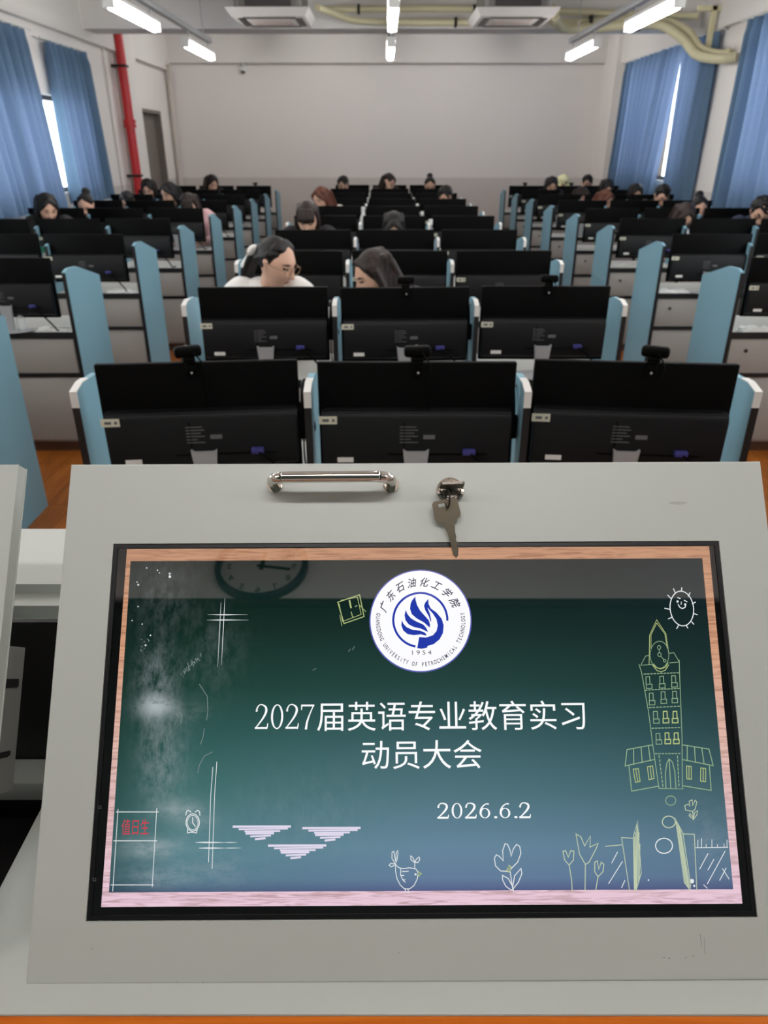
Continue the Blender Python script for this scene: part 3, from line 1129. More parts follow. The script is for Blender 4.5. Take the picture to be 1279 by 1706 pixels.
def cloth_meshes(pose):
    if pose in CLOTH_CACHE:
        return CLOTH_CACHE[pose]
    mb = MB()
    g = .014
    mb.cap((-.105, 0, .925), (.105, 0, .925), .085 + g, .085 + g)
    mb.cap((-.05, -.012, .965), (.05, -.012, .965), .062 + g, .062 + g)
    mb.cap((-.085, .005, .90), (-.075, .03, .72), .095 + g, .09 + g)
    mb.cap((.085, .005, .90), (.075, .03, .72), .095 + g, .09 + g)
    mb.cap((-.065, .03, .72), (-.08, .03, .58), .09 + g, .105 + g)
    mb.cap((.065, .03, .72), (.08, .03, .58), .09 + g, .105 + g)
    mb.cap((0, 0, .90), (0, .03, .58), .10 + g, .11 + g)
    for A, s in zip(arm_pose(pose), (-1, 1)):
        S, E, W = A
        mb.cap(S + Vector((-s * .03, 0, .02)), S, .056 + g, .055 + g)
        mb.cap(S, E, .05 + g, .038 + g)
        mb.cap(E, E.lerp(W, .45), .038 + g, .032 + g)
    shirt = remesh(mb, .010, 2)
    mb = MB()
    for H, K, A in LEGS:
        mb.cap(H, K, .085 + g, .056 + g)
        mb.cap(K, A, .056 + g, .045 + g)
    mb.cap((-.085, .03, .53), (.085, .03, .53), .10 + g, .10 + g)
    pants = remesh(mb, .012, 2)
    mb = MB()
    for H, K, A in LEGS:
        mb.cap(A + Vector((0, .03, -.043)), A + Vector((0, -.15, -.05)), .041, .035)
    shoes = remesh(mb, .010, 1)
    CLOTH_CACHE[pose] = (shirt, pants, shoes)
    return CLOTH_CACHE[pose]


def hair_mesh(style, yaw, pitch, fine):
    key = (style, round(yaw, 3), round(pitch, 3), fine)
    if key in HAIR_CACHE:
        return HAIR_CACHE[key]
    F = head_frame(yaw, pitch)
    rnd = random.Random(11)
    mb = MB()
    V = Vector

    def c(p, q, a, b):
        mb.cap(F @ V(p), F @ V(q), a, b)

    # crown: overlapping locks laid from the parting over the skull
    q = bmesh.ops.create_uvsphere(mb.bm, u_segments=40, v_segments=28, radius=1)
    for v in q['verts']:
        x, y, z = v.co
        k = 1 + .018 * math.sin(26 * math.atan2(x, y)) * (1 - abs(z))
        g = 1.06 if style == 'sidelong' else 1.0
        p = V((x * .079 * k * g, .020 + y * .090 * k * g, .028 + z * .094 * g))
        if p.z < -.02:
            p.z = -.02 + (p.z + .02) * .8
        v.co = F @ p
    if style in ('long', 'bangs', 'sidelong'):
        for s in (-1, 1):
            for i in range(3 if style == 'sidelong' else 1, 7):
                a = .25 + i * .21
                x, y = s * .078 * math.cos(a * .55), -.035 + .018 * i
                top = (s * .060, y * .7 + .01, .075)
                mid = (s * (.079 - .003 * i), y, -.005)
                low = (s * (.078 - .004 * i + .006 * rnd.random()), y + .01, -.10)
                end = (s * (.085 - .004 * i + .012 * rnd.random()), y + .02 * rnd.random() + .01, -.20 - .03 * rnd.random())
                c(top, mid, .017, .018)
                c(mid, low, .018, .017)
                c(low, end, .017, .011)
        for i in range(7):
            x = -.06 + .02 * i
            c((x, .09, .03), (x * 1.1, .098, -.10), .025, .024)
            c((x * 1.1, .098, -.10), (x * 1.15, .095, -.215 - .02 * rnd.random()), .024, .014)
    if style == 'long':
        for s in (-1, 1):
            for i in range(5):
                t = i / 4
                c((s * .004, -.058 + .022 * t, .096 + .014 * t), (s * (.040 + .006 * t), -.074 + .016 * t, .074), .011, .013)
                c((s * (.040 + .006 * t), -.074 + .016 * t, .074), (s * (.068 + .004 * t), -.050 + .016 * t, .022 - .02 * t), .013, .010)
    if style == 'bangs':
        for i in range(11):
            x = -.055 + .011 * i
            c((x * .7, -.045, .098), (x, -.091 + 7 * x * x, .058), .012, .011)
            c((x, -.091 + 7 * x * x, .058), (x * 1.08, -.097 + 7 * x * x, .026 + .006 * rnd.random()), .011, .006)
    if style == 'sidelong':
        c((.078, -.004, .035), (.080, .0, -.05), .021, .020)
        c((-.078, -.004, .035), (-.080, .0, -.05), .021, .020)
        for i in range(9):
            t = i / 8
            c((-.012, -.055 + .018 * i, .094 + .016 * math.sin(PI * t)), (.064, -.034 + .016 * i, .062), .014, .016)
            c((.064, -.034 + .016 * i, .062), (.077 - .01 * t, .004 + .010 * i, -.02), .015, .016)
            c((.077 - .01 * t, .004 + .010 * i, -.02), (.078, .018 + .010 * i, -.12), .016, .016)
            c((-.016, -.050 + .012 * i, .098), (-.054 - .012 * t, -.058 + .025 * t, .062), .014, .015)
    if style in ('pony', 'bun'):
        for i in range(9):
            x = -.05 + .0125 * i
            c((x * .8, -.040, .088), (x * 1.15, -.01, .112 - 8 * x * x * 1.2), .012, .014)
        for s in (-1, 1):
            c((s * .060, -.030, .066), (s * .074, .012, .045), .010, .014)
            c((s * .074, .012, .045), (s * .05, .085, .0), .014, .018)
    if style == 'pony':
        c((0, .10, .03), (0, .135, .0), .028, .034)
        for i in range(6):
            x = -.022 + .009 * i
            c((x, .135, 0), (x * 1.2, .16, -.10), .018, .020)
            c((x * 1.2, .16, -.10), (x * 1.1, .150, -.20 - .02 * rnd.random()), .020, .010)
    if style == 'bun':
        for i in range(10):
            a = i * PI / 5
            c((.026 * math.cos(a), .105 + .02 * math.sin(a * 2) * .3, .085 + .026 * math.sin(a)), (.026 * math.cos(a + .7), .118, .085 + .026 * math.sin(a + .7)), .02, .02)
    if style == 'short':
        for i in range(60):
            a = rnd.uniform(0, 2 * PI)
            e = rnd.uniform(.15, 1.4)
            p = V((.080 * math.cos(a) * math.cos(e), .018 + .092 * math.sin(a) * math.cos(e), .034 + .094 * math.sin(e)))
            d = V((math.cos(a + 1.2), math.sin(a + 1.2) - .6, -.25)) * .03
            c(p, p + d, .012, .006)
        for s in (-1, 1):
            c((s * .073, -.022, .05), (s * .073, -.015, .0), .010, .007)
    me = remesh(mb, .0052 if fine else .0085, 5 if fine else 2)
    HAIR_CACHE[key] = me
    return me


def add_chair(x, y, s):
    global CH0
    label = 'dark chair under a seated student, hidden behind the desk rows'
    if CH0 is None:
        t = thing('chair', label, 'chair', (x, y, 0), group='chairs under the students')
        MB().box(-.2, .2, -.17, .21, .385, .42, bevel=.012).build('seat', M_DARK, t)
        MB().box(-.19, .19, .215, .24, .5, .80, bevel=.01).build('backrest', M_DARK, t)
        for sx in (-1, 1):
            MB().tube([(sx * .17, -.14, .39), (sx * .18, -.16, 0)], .011, 10).build('leg', M_SILVER, t)
            MB().tube([(sx * .17, .225, .78), (sx * .17, .22, .4), (sx * .18, .25, 0)], .011, 10).build('leg', M_SILVER, t)
        CH0 = t
        t.scale = (s, s, s)
        return t
    return dup(CH0, (x, y, 0), 0, label, scale=s)


CH0 = None


def person(x, y, ztop, yaw, pitch, style, hair, shirt, label, pose='desk', fine=False, pants=(40, 42, 50), seat=None):
    """a seated student; ztop is the height of the crown"""
    body = body_mesh(yaw, pitch, pose, fine)
    hm = hair_mesh(style, yaw, pitch, fine)
    top = max(v.co.z for v in hm.vertices)
    s = ztop / top
    t = thing('person', label, 'person', (x, y, 0), group='seated students')
    t.scale = (s, s, s)
    add_chair(x, y, s)
    link_mesh('body', body, [], t)
    ob = link_mesh('hair', hm, HAIRS[hair], t)
    ob.material_slots[0].link = 'OBJECT'
    ob.material_slots[0].material = HAIRS[hair]
    sh, pa, so = cloth_meshes(pose)
    for nm, me, colr in (('shirt', sh, shirt), ('trousers', pa, pants), ('shoes', so, (210, 208, 204))):
        m = mat('cloth_%d_%d_%d' % colr, colr, .85, noise_amt=.08, noise_scale=30)
        ob = link_mesh(nm, me, m, t)
        ob.material_slots[0].link = 'OBJECT'
        ob.material_slots[0].material = m
    return t


rad = math.radians
# (x, y, crown height, yaw to the right of the picture, head bend, hair style, hair colour, shirt, label, pose)
P9 = person(-.565, 3.72, 1.235, rad(58), rad(20), 'pony', 'black', (236, 234, 230), 'person in a white shirt with glasses and white hair bow, turned to her neighbour', fine=True)
P10 = person(.02, 3.72, 1.185, rad(-72), rad(26), 'sidelong', 'brown', (58, 52, 54), 'person with long dark hair in profile, facing the person with glasses', fine=True)
FWD = (0.0, rad(31))
LFT = (rad(-38), rad(26))
RGT = (rad(35), rad(28))
DWN = (0.0, rad(42))
DARK, NAVY, GREY, CREAM, PINK, TEAL = (34, 32, 34), (38, 44, 66), (120, 118, 118), (206, 198, 186), (212, 170, 172), (40, 110, 104)
PEOPLE = [
    (-2.99, 7.02, 1.264, RGT, 'long', 'black', DARK, 'person with dark hair and bent head at the left, nearest the first curtain', 'desk'),
    (-3.05, 8.22, 1.25, FWD, 'bun', 'black', DARK, 'person with tied black hair in front of the second left curtain', 'desk'),
    (-3.0, 9.42, 1.17, DWN, 'short', 'black', DARK, 'person with only a dark crown showing before the red pipe', 'desk'),
    (-3.1, 10.62, 1.26, FWD, 'long', 'black', NAVY, 'person with long dark hair in front of the grey door', 'desk'),
    (-2.46, 9.42, 1.265, LFT, 'long', 'black', DARK, 'person with long dark hair just right of the grey door', 'desk'),
    (-1.99, 8.22, 1.206, DWN, 'bangs', 'brown', PINK, 'person in a pink top with a fringe, aisle seat of the left block', 'desk'),
    (-2.56, 11.82, 1.275, RGT, 'long', 'black', DARK, 'person farthest back in the left block, face tilted to the light', 'desk'),
    (-.585, 6.12, 1.25, FWD, 'bangs', 'brown', DARK, 'person with brown fringe facing forward in the middle block', 'desk'),
    (.075, 6.12, 1.18, DWN, 'long', 'black', PINK, 'person with bent head and dark hair behind the fourth centre monitor', 'desk'),
    (-.62, 8.55, 1.25, LFT, 'long', 'auburn', CREAM, 'person with reddish brown hair looking left in the middle block', 'desk'),
    (-.61, 12.12, 1.25, FWD, 'short', 'black', DARK, 'person with short black hair at the back left of the middle block', 'desk'),
    (.03, 12.12, 1.285, RGT, 'long', 'brown', (50, 34, 36), 'person in dark maroon resting the face on a hand, back of middle block', 'face'),
    (.687, 12.12, 1.28, FWD, 'bun', 'black', DARK, 'person with tied hair at the back right of the middle block', 'desk'),
    (.74, 9.72, 1.22, DWN, 'short', 'black', NAVY, 'person with dark bent crown at the right of the middle block', 'desk'),
    (2.45, 11.82, 1.25, FWD, 'long', 'black', DARK, 'person with dark hair at the back, left of the yellow hat', 'desk'),
    (3.27, 13.02, 1.24, FWD, 'short', 'black', DARK, 'person with short dark hair farthest back in the right block', 'desk'),
    (3.26, 11.82, 1.22, DWN, 'long', 'black', NAVY, 'person with dark hair bent low beside the far right curtain', 'desk'),
    (2.57, 10.62, 1.16, RGT, 'long', 'brown', GREY, 'person with dark hair half hidden left of the auburn haired one', 'desk'),
    (2.55, 9.42, 1.18, RGT, 'long', 'auburn', DARK, 'person with auburn hair in the right block', 'desk'),
    (3.32, 10.62, 1.2, FWD, 'long', 'black', DARK, 'person with long dark hair before the wide right curtain', 'desk'),
    (3.24, 9.42, 1.245, DWN, 'short', 'black', DARK, 'person with round black hair before the bright slit in the curtain', 'desk'),
    (3.23, 8.22, 1.22, FWD, 'bun', 'black', DARK, 'person with dark hair before the white wall strip at the right', 'desk'),
    (2.63, 7.02, 1.19, DWN, 'long', 'brown', DARK, 'person with brown hair low behind a right block monitor', 'desk'),
    (3.31, 7.02, 1.247, (rad(-15), rad(44)), 'short', 'black', NAVY, 'person with black hair cut by the right frame edge', 'desk'),
]
for (x, y, zt, (yw, pt), st, hr, shc, lab, pose) in PEOPLE:
    person(x, y, zt, yw, pt, st, hr, shc, lab, pose)
HATP = person(2.88, 13.02, 1.215, 0.0, rad(24), 'short', 'black', CREAM, 'person bent low under a pale yellow hat in the right back', 'desk')


def worn(parent_person, yaw, pitch):
    """room matrix of the person's head"""
    s = parent_person.scale[0]
    return Matrix.Translation(parent_person.location) @ Matrix.Scale(s, 4) @ head_frame(yaw, pitch)


F = worn(HATP, 0.0, rad(24))
t = thing('hat', 'pale yellow round hat worn by a person in the right back', 'hat', F @ Vector((0, .02, .06)))
m = MB().lathe([(.098, -.01), (.10, .03), (.09, .075), (.06, .10), (.02, .108)], 28).xform(Matrix.Translation(-(F @ Vector((0, .02, .06)))) @ F @ Matrix.Translation((0, .02, .04)))
m.build('crown', mat('yellow_hat_cloth', (244, 238, 186), .8), t)
m = MB().lathe([(.095, -.014), (.14, -.03), (.142, -.026), (.10, -.004)], 28).xform(Matrix.Translation(-(F @ Vector((0, .02, .06)))) @ F @ Matrix.Translation((0, .02, .04)))
m.build('brim', mat('yellow_hat_cloth', (244, 238, 186), .8), t)

# glasses and bow of the front student
F9 = head_frame(rad(58), rad(20))
V = Vector
g = MB()
for s in (-1, 1):
    ring = [F9 @ V((s * .033 + .025 * math.cos(a), -.101 + .004 * abs(math.cos(a)) * (1 if s * math.cos(a) > 0 else 0), .008 + .021 * math.sin(a))) for a in [2 * PI * k / 22 for k in range(22)]]
    g.tube(ring, .0016, 6, closed=True)
    g.tube([F9 @ V((s * .058, -.098, .012)), F9 @ V((s * .079, -.05, .014)), F9 @ V((s * .080, .01, .014))], .0016, 6)
g.tube([F9 @ V((-.009, -.101, .011)), F9 @ V((0, -.104, .014)), F9 @ V((.009, -.101, .011))], .0016, 6)
g.build('glasses', mat('gold_wire', (150, 128, 104), .3, .8), P9)
bw = MB()
for s in (-1, 1):
    bw.ell(F9 @ V((s * .036, .128, .018)), (.034, .016, .024), rot=(F9.to_3x3().to_4x4() @ Matrix.Rotation(s * .35, 4, 'Y')).to_euler())
    bw.cap(F9 @ V((s * .012, .145, .005)), F9 @ V((s * .03, .165, -.075)), .012, .017)
bw.ell(F9 @ V((0, .135, .018)), (.014, .014, .014))
bw.build('hair_bow', mat('white_ribbon', (238, 236, 232), .6), P9)


# ------------------------------------------------------------------ drawings on the slide, in millimetres on the display
STROKES = {
 'sun_drawing': [
  ('white',1.0,[(503.3,57.1),(503.2,59.4),(502.9,61.7),(502.4,63.9),(501.6,66),(500.6,67.9),(499.5,69.5),(498.1,70.9),(496.7,72),(495.2,72.7),(493.6,73),(492,73),(490.5,72.7),(489,72),(487.6,70.9),(486.3,69.5),(485.2,67.9),(484.3,66),(483.7,64),(483.2,61.7),(483,59.4),(483,57.1),(483.3,54.8),(483.9,52.6),(484.6,50.5),(485.6,48.6),(486.8,46.9),(488.1,45.5),(489.5,44.4),(491.1,43.7),(492.6,43.3),(494.2,43.3),(495.8,43.7),(497.3,44.4),(498.7,45.5),(500,46.9),(501.1,48.6),(502,50.5),(502.6,52.5),(503.1,54.8),(503.3,57.1)]),
  ('white',1.0,[(487.4,41.2),(488.6,44.5)]),
  ('white',1.0,[(494.7,40.3),(494.1,43.5)]),
  ('white',1.0,[(501.4,44.7),(499.7,47.8)]),
  ('white',1.0,[(505.3,52.8),(502.6,54.3)]),
  ('white',1.0,[(505.9,63.7),(503.2,62.7)]),
  ('white',1.0,[(502.2,71.7),(500.5,69.7)]),
  ('white',1.0,[(496.7,74.9),(495.6,72.9)]),
  ('white',1.0,[(487.2,75.3),(489.4,72)]),
  ('white',1.0,[(480.8,67),(484.2,65.6)]),
  ('white',1.0,[(478.4,58),(482.7,58.9)]),
  ('white',1.0,[(481.9,46.7),(484.7,49.8)]),
  ('white',1.0,[(490.3,48.8),(492.5,49.7)]),
  ('white',1.0,[(495.8,51.2),(498.1,52.5)]),
  ('white',1.0,[(490.3,54.8),(491.3,57),(493.5,58.4),(495.9,57.3),(496.7,55.7)]),
  ('white',0.73,[(493.2,52.6),(492.8,54.8)]),
  ('white',1.06,[(490.5,52.2),(490.3,52.6),(489.9,52.8),(489.5,52.6),(489.4,52.2),(489.6,51.8),(490,51.7),(490.4,51.8),(490.5,52.2)]),
  ('white',1.06,[(496.9,54.8),(496.7,55.2),(496.3,55.3),(495.9,55.2),(495.8,54.8),(496,54.4),(496.4,54.2),(496.8,54.4),(496.9,54.8)]),
 ],
 'clock_tower_drawing': [
  ('yellow',0.6,[(461,105.6),(463.4,80.9),(470.6,67.8),(477.5,79.7),(478.5,95.8)]),
  ('yellow',0.6,[(463.7,91.7),(464.6,80.6),(470.4,70.5),(476.6,79.7),(477.6,91.7)]),
  ('green',0.66,[(478.5,97.4),(478.4,98.2),(478.3,99)]),
  ('green',0.66,[(478.1,99.8),(477.9,100.5),(477.7,101.3)]),
  ('green',0.66,[(477.4,102),(477.1,102.7),(476.8,103.4)]),
  ('green',0.66,[(476.4,104),(476,104.7),(475.6,105.2)]),
  ('green',0.66,[(475.1,105.8),(474.7,106.3),(474.2,106.7)]),
  ('green',0.66,[(473.7,107.2),(473.2,107.5),(472.6,107.8)]),
  ('green',0.66,[(472.1,108.1),(471.5,108.3),(471,108.5)]),
  ('green',0.66,[(470.4,108.6),(469.8,108.6),(469.3,108.6)]),
  ('green',0.66,[(468.7,108.6),(468.2,108.5),(467.7,108.3)]),
  ('green',0.66,[(467.1,108.1),(466.6,107.8),(466.2,107.5)]),
  ('green',0.66,[(465.7,107.1),(465.3,106.7),(464.9,106.2)]),
  ('green',0.66,[(464.5,105.7),(464.1,105.2),(463.8,104.6)]),
  ('green',0.66,[(463.5,104),(463.2,103.3),(463,102.6)]),
  ('green',0.66,[(462.8,101.9),(462.7,101.2),(462.6,100.4)]),
  ('green',0.66,[(462.5,99.7),(462.5,98.9),(462.5,98.1)]),
  ('green',0.66,[(462.5,97.3),(462.6,96.5),(462.7,95.8)]),
  ('green',0.66,[(462.9,95),(463.1,94.2),(463.3,93.5)]),
  ('green',0.66,[(463.6,92.7),(463.9,92),(464.2,91.3)]),
  ('green',0.66,[(464.6,90.7),(465,90.1),(465.4,89.5)]),
  ('green',0.66,[(465.9,88.9),(466.3,88.4),(466.8,87.9)]),
  ('green',0.66,[(467.3,87.5),(467.9,87.2),(468.4,86.8)]),
  ('green',0.66,[(468.9,86.6),(469.5,86.4),(470.1,86.2)]),
  ('green',0.66,[(470.6,86.1),(471.2,86),(471.8,86)]),
  ('green',0.66,[(472.3,86.1),(472.9,86.2),(473.4,86.4)]),
  ('green',0.66,[(473.9,86.6),(474.4,86.9),(474.9,87.2)]),
  ('green',0.66,[(475.4,87.6),(475.8,88),(476.2,88.5)]),
  ('green',0.66,[(476.6,89),(476.9,89.5),(477.3,90.1)]),
  ('green',0.66,[(477.6,90.7),(477.8,91.4),(478,92.1)]),
  ('green',0.66,[(478.2,92.8),(478.4,93.5),(478.5,94.3)]),
  ('green',0.66,[(478.5,95.1),(478.6,95.8),(478.6,96.6)]),
  ('green',0.53,[(472.1,91.2),(471.8,92),(471.3,92.6),(470.6,92.8),(469.9,92.6),(469.5,92),(469.3,91.2),(469.6,90.4),(470.1,89.8),(470.8,89.6),(471.5,89.8),(471.9,90.4),(472.1,91.2)]),
  ('green',0.53,[(472,97.2),(471.8,98),(471.2,98.6),(470.4,98.8),(469.7,98.6),(469.2,98),(469,97.2),(469.3,96.4),(469.9,95.8),(470.7,95.6),(471.4,95.8),(471.9,96.4),(472,97.2)]),
  ('green',0.66,[(475.5,102.2),(475.3,102.9),(474.7,103.3),(474.1,103.3),(473.6,102.9),(473.5,102.2),(473.7,101.6),(474.3,101.2),(474.9,101.2),(475.4,101.6),(475.5,102.2)]),
  ('green',0.53,[(470.6,92.7),(470.6,95.7)]),
  ('green',0.53,[(471.4,98.4),(473.9,101.4)]),
  ('yellow',0.8,[(464,106),(467.1,110.3),(470.7,111.6),(474.5,110),(477.6,105.7)]),
  ('yellow',0.8,[(464.8,105),(467.3,108),(470.5,109.1),(474.7,107.7),(477.1,104)]),
  ('green',0.6,[(464.1,105.3),(453.9,106),(458.6,98.3),(462,97.7)]),
  ('green',0.6,[(479.1,96.1),(482.9,95.6),(486.9,103.4),(478.4,104.1)]),
  ('green',0.7,[(452.5,105.2),(454.1,111.8),(455.7,127.2),(457.4,144),(458.6,168.1),(461,204.9),(480.9,205.4),(480.3,205),(483.6,165.2),(485.1,135),(486.3,111.9),(486.9,101.8)]),
  ('green',0.94,[(456.1,113.3),(457.7,113.3)]),
  ('green',0.94,[(458.9,113.2),(460.4,113.2)]),
  ('green',0.94,[(461.7,113.1),(463.2,113.1)]),
  ('green',0.94,[(464.5,113),(466,113)]),
  ('green',0.94,[(467.3,113),(468.8,112.9)]),
  ('green',0.94,[(470.1,112.9),(471.6,112.8)]),
  ('green',0.94,[(472.8,112.8),(474.4,112.7)]),
  ('green',0.94,[(475.6,112.7),(477.2,112.6)]),
  ('green',0.94,[(478.4,112.6),(480,112.5)]),
  ('green',0.94,[(481.2,112.5),(482.7,112.4)]),
  ('green',0.94,[(484,112.4),(485.5,112.4)]),
  ('green',0.94,[(456.2,126.6),(457.7,126.5)]),
  ('green',0.94,[(458.9,126.4),(460.4,126.4)]),
  ('green',0.94,[(461.7,126.3),(463.1,126.2)]),
  ('green',0.94,[(464.4,126.2),(465.8,126.1)]),
  ('green',0.94,[(467.1,126.1),(468.5,126)]),
  ('green',0.94,[(469.8,125.9),(471.3,125.9)]),
  ('green',0.94,[(472.5,125.8),(474,125.7)]),
  ('green',0.94,[(475.2,125.7),(476.7,125.6)]),
  ('green',0.94,[(477.9,125.6),(479.4,125.5)]),
  ('green',0.94,[(480.6,125.4),(482.1,125.4)]),
  ('green',0.94,[(483.3,125.3),(484.8,125.2)]),
  ('green',0.94,[(458.3,140.8),(459.9,140.7)]),
  ('green',0.94,[(461.3,140.7),(462.9,140.6)]),
  ('green',0.94,[(464.3,140.5),(465.9,140.5)]),
  ('green',0.94,[(467.2,140.4),(468.9,140.4)]),
  ('green',0.94,[(470.2,140.3),(471.9,140.2)]),
  ('green',0.94,[(473.2,140.2),(474.9,140.1)]),
  ('green',0.94,[(476.2,140.1),(477.8,140)]),
  ('green',0.94,[(479.2,139.9),(480.8,139.9)]),
  ('green',0.94,[(482.2,139.8),(483.8,139.8)]),
  ('green',0.94,[(459.2,157.4),(460.7,157.4)]),
  ('green',0.94,[(462,157.4),(463.5,157.3)]),
  ('green',0.94,[(464.7,157.3),(466.2,157.3)]),
  ('green',0.94,[(467.4,157.3),(468.9,157.2)]),
  ('green',0.94,[(470.1,157.2),(471.6,157.2)]),
  ('green',0.94,[(472.8,157.2),(474.3,157.1)]),
  ('green',0.94,[(475.5,157.1),(477,157.1)]),
  ('green',0.94,[(478.3,157.1),(479.7,157)]),
  ('green',0.94,[(481,157),(482.5,157)]),
  ('green',0.94,[(460.3,177.7),(461.8,177.7)]),
  ('green',0.94,[(463,177.7),(464.5,177.7)]),
  ('green',0.94,[(465.7,177.7),(467.2,177.7)]),
  ('green',0.94,[(468.5,177.7),(469.9,177.7)]),
  ('green',0.94,[(471.2,177.7),(472.7,177.7)]),
  ('green',0.94,[(473.9,177.7),(475.4,177.7)]),
  ('green',0.94,[(476.6,177.7),(478.1,177.7)]),
  ('green',0.94,[(479.3,177.7),(480.8,177.7)]),
  ('green',0.94,[(463.2,179.1),(463.3,180.9)]),
  ('green',0.94,[(463.4,182.4),(463.5,184.1)]),
  ('green',0.94,[(463.5,185.6),(463.6,187.4)]),
  ('green',0.94,[(463.7,188.8),(463.8,190.6)]),
  ('green',0.94,[(463.9,192),(464,193.8)]),
  ('green',0.94,[(464,195.2),(464.1,197)]),
  ('green',0.94,[(464.2,198.4),(464.3,200.2)]),
  ('green',0.94,[(464.4,201.6),(464.4,203.4)]),
  ('green',0.94,[(478.5,179.6),(478.4,181.3)]),
  ('green',0.94,[(478.4,182.7),(478.3,184.4)]),
  ('green',0.94,[(478.3,185.8),(478.2,187.6)]),
  ('green',0.94,[(478.1,189),(478.1,190.7)]),
  ('green',0.94,[(478,192.1),(478,193.8)]),
  ('green',0.94,[(477.9,195.2),(477.8,196.9)]),
  ('green',0.94,[(477.8,198.3),(477.7,200)]),
  ('green',0.94,[(477.7,201.4),(477.6,203.1)]),
  ('green',0.7,[(457.2,121.3),(457.5,115.6),(460.6,115.4),(460.5,121.2)]),
  ('green',0.7,[(457.4,121.7),(462.1,121.6),(461.9,125.1),(457.2,125.2),(457.4,121.7)]),
  ('green',0.7,[(468.9,121),(469.2,115.3),(472.4,115.1),(472.2,120.8)]),
  ('green',0.7,[(468.4,121.4),(473.2,121.2),(472.9,124.8),(468.2,124.9),(468.4,121.4)]),
  ('green',0.7,[(479,120.6),(479.3,114.9),(482.5,114.8),(482.3,120.5)]),
  ('green',0.7,[(478.8,120.6),(483.6,120.5),(483.4,124),(478.6,124.2),(478.8,120.6)]),
  ('green',0.7,[(458.9,134.7),(459.2,129.1),(462.4,128.9),(462.2,134.6)]),
  ('green',0.7,[(458.7,135.1),(463.5,135),(463.2,138.5),(458.5,138.6),(458.7,135.1)]),
  ('green',0.7,[(469,133.6),(469.3,128),(472.5,127.8),(472.3,133.5)]),
  ('green',0.7,[(468.7,134),(473.4,133.9),(473.2,137.4),(468.4,137.5),(468.7,134)]),
  ('green',0.7,[(478.7,133.3),(479,127.6),(482.2,127.5),(482,133.2)]),
  ('green',0.7,[(478,133.5),(482.8,133.4),(482.5,136.9),(477.8,137),(478,133.5)]),
  ('green',0.7,[(461.2,149.5),(461.5,143.9),(464.7,143.8),(464.5,149.4)]),
  ('green',0.7,[(461.1,150.1),(465.8,149.9),(465.6,153.4),(460.9,153.5),(461.1,150.1)]),
  ('yellow',1.02,[(469.5,149.6),(469.8,144),(472.9,143.8),(472.8,149.4)]),
  ('yellow',1.02,[(469.1,149.7),(473.9,149.6),(473.6,153.1),(468.9,153.2),(469.1,149.7)]),
  ('yellow',1.02,[(477.6,149.6),(478,144),(481.1,143.9),(480.9,149.5)]),
  ('yellow',1.02,[(476.8,149.8),(481.5,149.6),(481.3,153.1),(476.6,153.2),(476.8,149.8)]),
  ('green',0.7,[(461.9,167.2),(462.2,161.7),(465.3,161.5),(465.2,167.1)]),
  ('green',0.7,[(461.8,166.8),(466.5,166.7),(466.3,170.1),(461.6,170.2),(461.8,166.8)]),
  ('yellow',1.02,[(469.5,166.9),(469.8,161.3),(472.9,161.2),(472.7,166.7)]),
  ('yellow',1.02,[(469.3,166.5),(474,166.4),(473.7,169.8),(469,169.9),(469.3,166.5)]),
  ('yellow',1.02,[(477.1,166.9),(477.4,161.4),(480.6,161.2),(480.4,166.8)]),
  ('yellow',1.02,[(476.3,166.5),(481,166.4),(480.7,169.8),(476.1,169.9),(476.3,166.5)]),
  ('green',0.86,[(466.7,204.9),(467.3,193.2),(469.2,185.2),(471.4,181.9),(473.9,184.5),(475.2,191.8),(475,205)]),
  ('green',0.86,[(471.4,182.2),(470.8,204.9)]),
  ('green',0.86,[(458.4,170.7),(437.1,174.3),(434.6,187.2),(459.4,182.2)]),
  ('green',0.86,[(442.6,173.6),(441.8,186.1)]),
  ('green',0.86,[(448.9,172.5),(448.9,184.7)]),
  ('green',0.86,[(455.1,171.4),(455.7,183.3)]),
  ('green',0.86,[(437.7,187.2),(438.5,206.9),(461.1,203.1)]),
  ('green',0.86,[(483.3,170.8),(505.1,174.3),(507.3,187.4),(482.2,182.4)]),
  ('green',0.86,[(487.3,171.3),(486.2,183.4)]),
  ('green',0.86,[(493.2,172.7),(492.9,184.2)]),
  ('green',0.86,[(499.2,173.6),(499.9,185.5)]),
  ('green',0.86,[(504.1,187.6),(503.7,206.7),(481.1,203)]),
  ('yellow',0.78,[(441,189.8),(445.3,189.3),(446,199.3),(442.1,200.1),(441,189.8)]),
  ('yellow',0.78,[(452.9,188),(457.2,187.3),(457.7,197.2),(453.4,198.1),(452.9,188)]),
  ('yellow',0.78,[(443.1,189.8),(444.1,199.7)]),
  ('yellow',0.78,[(455.1,187.7),(455.6,197.6)]),
  ('yellow',0.78,[(485.3,187.5),(489.1,187.9),(488.4,197.9),(484.6,197.6),(485.3,187.5)]),
  ('yellow',0.78,[(496.9,189.1),(500.9,189.6),(499.8,199.9),(495.7,199.4),(496.9,189.1)]),
  ('yellow',0.78,[(487.2,187.8),(486.4,197.7)]),
  ('yellow',0.78,[(498.9,189.4),(497.8,199.6)]),
 ],
 'garden_drawing': [
  ('green',0.73,[(474,214.4),(473.8,215.2),(473.5,215.9),(472.9,216.6),(472.2,217.2),(471.4,217.6),(470.5,217.9),(469.5,217.9),(468.6,217.8),(467.8,217.6),(467,217.1),(466.4,216.6),(466,215.9),(465.7,215.1),(465.7,214.3),(465.9,213.5),(466.2,212.8),(466.8,212.1),(467.5,211.5),(468.3,211.1),(469.2,210.9),(470.2,210.8),(471.1,210.9),(471.9,211.1),(472.7,211.6),(473.3,212.1),(473.7,212.8),(474,213.6),(474,214.4)]),
